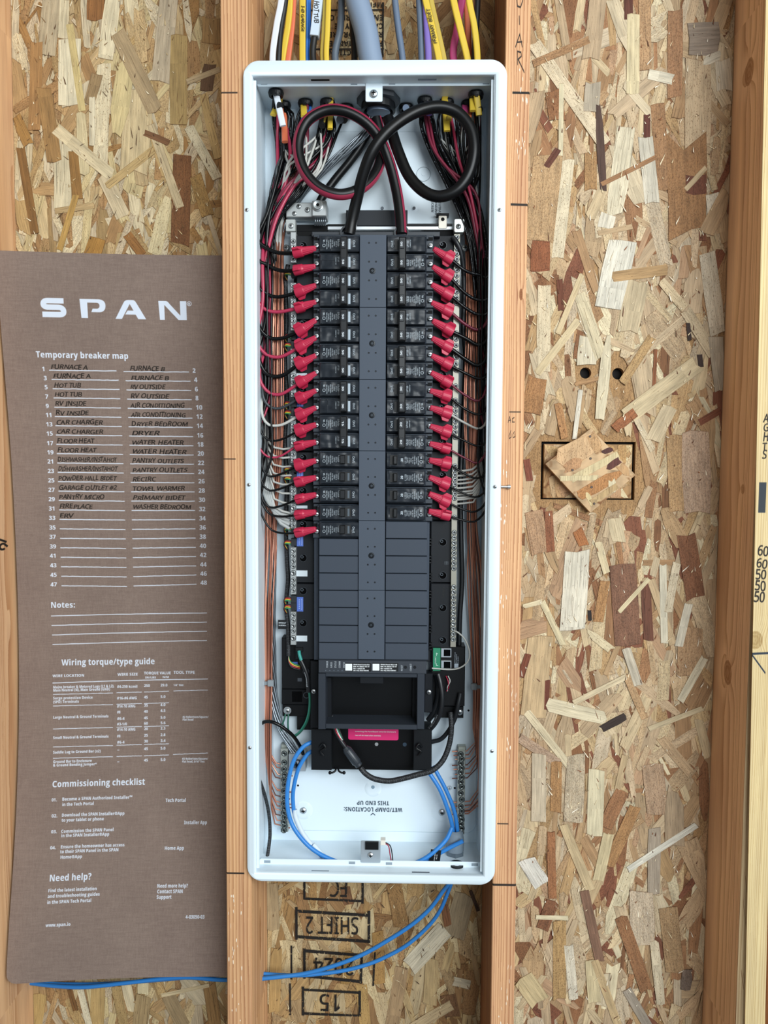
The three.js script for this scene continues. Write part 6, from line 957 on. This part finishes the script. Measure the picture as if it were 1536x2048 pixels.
for (let i = 0; i < 3; i++) lead('plug_lead', ['thin red lead', 'thin black lead', 'thin white lead'][i] + ' hanging from the small plug below the network sockets', [[892 + i * 2, 1352, -0.062], [896 + i * 2, 1362, -0.058], [897 - i, 1374, -0.058], [893 + i, 1382, -0.062]], 1.2, [M('redwire', '#a5213f', 0.4), W.black, W.white][i], 16, 'wire', 6).userData.group = 'plug leads under the network sockets';
lead('sensor_cable', 'long black lead hidden along the right edge of the long terminal bar', [[905, 474, -0.056], [914, 486, -0.054], [922, 506, -0.058], [927, 540, -0.066], [928, 600, -0.074], [927, 660, -0.078], [931, 710, -0.08], [929, 780, -0.082], [925, 880, -0.082], [921, 960, -0.08], [922, 1060, -0.08], [924, 1160, -0.08], [920, 1230, -0.08], [918, 1300, -0.08]], 5, M('leadblack', '#1b1e22', 0.4), 90);
lead('teal_lead', 'short teal lead at the small plug of the sensor module', [[598, 1302, -0.06], [599, 1310, -0.057], [603, 1322, -0.056]], 3.4, teal, 16, 'wire');
{ const t = thing('lettered_sleeve', 'black sleeve with white lettering on the left, between teal and green leads', 'cable'); const m = new THREE.MeshPhysicalMaterial({ map: canvasTex(64, 512, (g, w, h) => { g.fillStyle = '#111317'; g.fillRect(0, 0, w, h); g.save(); g.translate(20, 12); g.rotate(Math.PI / 2); g.fillStyle = '#d3dadf'; g.font = 'bold 22px sans-serif'; g.fillText('QUANTUM METER INPUT A', 0, 0, 480); g.fillText('CURRENT SENSE UNIT', 0, -24, 480); g.restore(); }), roughness: 0.4 }); m.map.repeat.set(1, 22); put(t, 'sleeve', sweep(P3([[602, 1321, -0.056], [610, 1338, -0.054], [616, 1358, -0.054], [617, 1384, -0.056]]), roundProfile(4.6 * mpp(-0.055), 10), 30), m); }
for (let i = 0; i < 2; i++) lead('green_lead', `green lead curving from the lettered sleeve to the ground lug, ${i ? 'outer' : 'inner'} of the pair`, [[618 + i, 1383, -0.056], [619 + i, 1402, -0.058], [617 + i * 2, 1424, -0.06], [611 + i * 3, 1444, -0.064], [600 + i * 3, 1462, -0.07], [588 + i * 2, 1472 + i * 2, -0.078]], 1.8, i ? green : M('green2', '#2c7a68', 0.45), 36, 'wire', 7);
for (let i = 0; i < 2; i++) lead('green_lead', `short dark green lead below the ring terminal, ${i ? 'right' : 'left'} of the pair`, [[571 + i * 6, 1428, -0.076], [568 + i * 8, 1440, -0.074], [563 + i * 13, 1454, -0.076], [562 + i * 16, 1468, -0.082]], 1.7, green, 24, 'wire', 7);
lead('bonding_cable', 'black cable arching from the left box wall over to the ground lug', [[514, 1462, -0.06], [520, 1450, -0.056], [532, 1443, -0.05], [550, 1446, -0.048], [570, 1458, -0.05], [588, 1474, -0.056], [602, 1496, -0.066], [606, 1508, -0.072]], 3.6, W.black, 50);
lead('lower_lead', 'black braided lead hugging the lower left wall of the panel box', [[512, 1530, -0.03], [518, 1556, -0.04], [530, 1592, -0.05], [538, 1630, -0.056], [540, 1668, -0.056], [537, 1698, -0.05], [533, 1722, -0.044]], 3.6, braidM, 50);
{ // wiring harness of the relay strips on the left, its plugs and coloured leads
  const t = thing('relay_harness', 'black braided harness with coloured leads along the left terminal bars', 'cable');
  put(t, 'sleeve', sweep(P3([[576, 530, -0.08], [571, 560, -0.078], [573, 640, -0.08], [570, 720, -0.08], [574, 800, -0.08], [570, 880, -0.08], [574, 960, -0.08], [572, 1050, -0.08], [574, 1120, -0.078], [576, 1160, -0.076], [572, 1210, -0.078], [576, 1250, -0.072], [577, 1290, -0.07], [577, 1312, -0.068]]), roundProfile(4.4 * mpp(-0.08), 10), 120), braidM);
  const cols = ['#121417', '#b02a2a', '#d9b93c', '#2c8a5a'];
  for (const y of [546, 672, 689, 806, 824, 937, 955, 1056, 1084, 1198, 1213]) { for (let i = 0; i < 4; i++) put(t, 'lead', wireGeo([[574, y + 16 - i, -0.074], [568 + i * 0.8, y + 6, -0.068 - i * 0.001], [572, y - 4 + i * 2.4, -0.064], [583, y - 3 + i * 2.6, -0.064]], 0.0009, 16, 6), M('lead' + cols[i], cols[i], 0.4)); slabAt(t, 'plug', 582, y - 7, 593, y + 8, -0.072, -0.0605, M('plugdark', '#1b1f25', 0.45), { c: 0.0005 }); }
  for (let i = 0; i < 4; i++) put(t, 'lead', wireGeo([[577, 1312, -0.068], [577 + i, 1322, -0.066], [583 + i * 2, 1334 - i * 2, -0.064], [600, 1340 - i * 3, -0.066]], 0.0009, 16, 6), M('lead' + cols[i], cols[i], 0.4));
  const f = thing('lead_tag', 'small black tag with white print at the harness beside the lowest left bar', 'tag'); slabAt(f, 'tag', 556, 1240, 574, 1258, -0.072, -0.0705, M('labelblack', '#07080b', 0.4), { c: 0.0002 }); printAt(f, 'print', inkTex(72, 72, (g) => { g.fillStyle = '#cfd6dc'; g.save(); g.translate(36, 36); g.rotate(Math.PI); g.font = 'bold 15px sans-serif'; g.textAlign = 'center'; g.fillText('POWER/TX', 0, -2, 62); g.fillText('UPSTREAM', 0, 18, 62); g.restore(); }), 556, 1240, 574, 1258, -0.0703);
}
{ // zip ties round the copper bundles
  for (const [x0, x1, y, z, s, n] of [[528, 546, 1367, -0.07, 'left', 541], [942, 965, 1374, -0.07, 'right', 948]]) { const t = thing('zip_tie', `pale zip tie around the ${s} bare copper bundle`, 'zip tie'); const m = M('nylon', '#8f969b', 0.5, 0, { transmission: 0.2 }); slabAt(t, 'strap', x0, y - 3.5, x1, y + 3.5, z - 0.003, z - 0.0005, m, { c: 0.0005 }); slabAt(t, 'lock_head', n - 6, y - 6, n + 6, y + 6.5, z - 0.001, z + 0.004, m, { r: 0.001, c: 0.0008 }); }
}
{ // grey cable gland in the lower right corner
  const p = UY(911, 1716, YBOT), t = thing('cable_gland', 'grey plastic cable gland standing in the lower right corner of the box', 'cable gland', null, V(p.x, YBOT, -0.062)), m = M('gland', '#7f8d99', 0.45), L = (prof, n) => toCreasedNormals(lathe(prof, n).rotateX(-Math.PI / 2).toNonIndexed(), 0.5), s = mpp(-0.062);
  put(t, 'locknut', L([[0.003, 0], [19 * s, 0], [19 * s, 9 * s], [0.003, 9 * s]], 6), M('gland2', '#5d6a75', 0.45)); put(t, 'dome_nut', L([[0.003, 9 * s], [18 * s, 9 * s], [18.5 * s, 30 * s], [16 * s, 46 * s], [11 * s, 51 * s], [9 * s, 50 * s], [9 * s, 40 * s]], 24), m);
  const h = thing('floor_bushing', 'black bushing in the box bottom, in front of the grey gland', 'bushing', null, V(UY(913, 1728, YBOT).x, YBOT, -0.026)); put(h, 'collar', L([[0.007, 0], [0.0115, 0], [0.0115, 0.003], [0.007, 0.003], [0.007, 0]], 20), blackP);
}
// blue network cables
lead('network_cable', 'blue network cable making the outer big loop from the tray to the box bottom', [[624, 1484, -0.06], [606, 1494, -0.056], [588, 1520, -0.052], [578, 1556, -0.05], [574, 1598, -0.048], [579, 1634, -0.046], [593, 1664, -0.042], [622, 1696, -0.038], [660, 1718, -0.034], [705, 1731, -0.03], [760, 1736, -0.03], [815, 1730, -0.03], [846, 1719, -0.032], [872, 1700, -0.036], [893, 1678, -0.042], [904, 1655, -0.048]], 4.3, blueC, 110);
{
  const pts = P3([[624, 1502, -0.062], [612, 1512, -0.06], [596, 1540, -0.058], [587, 1578, -0.056], [586, 1604, -0.056], [590, 1632, -0.054], [604, 1664, -0.05], [626, 1696, -0.046], [660, 1722, -0.042], [706, 1734, -0.038], [770, 1738, -0.036], [830, 1728, -0.038], [868, 1712, -0.042], [898, 1696, -0.042], [926, 1682, -0.04]]), t = thing('network_cable', 'blue network cable making the inner big loop, with white marker tape on it', 'cable');
  put(t, 'jacket', sweep(pts, roundProfile(4.2 * mpp(-0.05), 10), 110), blueC);
  put(t, 'marker_tape', sweep(P3([[589.5, 1619, -0.0548], [591, 1634, -0.0538], [604, 1664, -0.0498], [622, 1690, -0.0466]]), roundProfile(5 * mpp(-0.05), 12), 30), tapeW); put(t, 'marker_tape', sweep(P3([[626, 1689, -0.045], [650, 1714, -0.042], [682, 1727.5, -0.04]]), roundProfile(5 * mpp(-0.045), 12), 20), tapeW);
}
lead('network_cable', 'blue network cable, left of the pair descending into the grey gland', [[850, 1534, -0.07], [860, 1548, -0.066], [880, 1580, -0.062], [895, 1618, -0.06], [904, 1650, -0.06], [907, 1680, -0.062], [908, 1712, -0.062], [906, 1752, -0.063], [897, 1768, -0.068], [886, 1782, -0.075], [860, 1817, -0.085], [824, 1849, -0.09], [775, 1881, -0.094], [723, 1910, -0.096], [666, 1932, -0.096], [610, 1947, -0.096], [560, 1953.5, -0.094], [515, 1958, -0.094], [490, 1959, -0.095], [440, 1959.5, -0.098], [380, 1955, -0.102], [330, 1957, -0.104], [250, 1966, -0.106], [170, 1974, -0.11], [110, 1972, -0.12], [60, 1966, -0.13]], 4.3, blueC, 220);
lead('network_cable', 'blue network cable with pale print, right of the pair descending into the grey gland', [[866, 1532, -0.07], [874, 1546, -0.066], [893, 1582, -0.062], [908, 1620, -0.06], [914, 1652, -0.06], [915, 1680, -0.062], [914, 1712, -0.062], [910, 1752, -0.063], [903, 1766, -0.07], [896, 1784, -0.08], [880, 1821, -0.092], [856, 1853, -0.1], [815, 1889, -0.106], [771, 1914, -0.11], [731, 1930, -0.11], [682, 1942, -0.11], [614, 1950, -0.108], [560, 1950, -0.106], [517, 1947, -0.106], [470, 1947, -0.108], [430, 1950, -0.11], [360, 1956, -0.112], [290, 1962, -0.115], [200, 1968, -0.12], [120, 1968, -0.126], [60, 1964, -0.13]], 4.1, blueC, 220);
{ const f = thing('cable_flag', 'small black flag with white print hanging on the blue cable near the grey gland', 'tag'); slabAt(f, 'flag', 860, 1700, 881, 1726, -0.035, -0.034, M('labelblack', '#07080b', 0.4), { c: 0.0002 }).rotation.z = -0.12; printAt(f, 'print', inkTex(84, 104, (g) => { g.fillStyle = '#cfd6dc'; g.translate(42, 52); g.rotate(-Math.PI / 2); g.font = 'bold 13px sans-serif'; g.textAlign = 'center'; g.fillText('START 00:07', 0, 0, 84); g.fillText('W.D.TX', 0, 18, 60); }), 861, 1702, 880, 1725, -0.0337).rotation.z = -0.12; }
renderer.render(scene, camera);
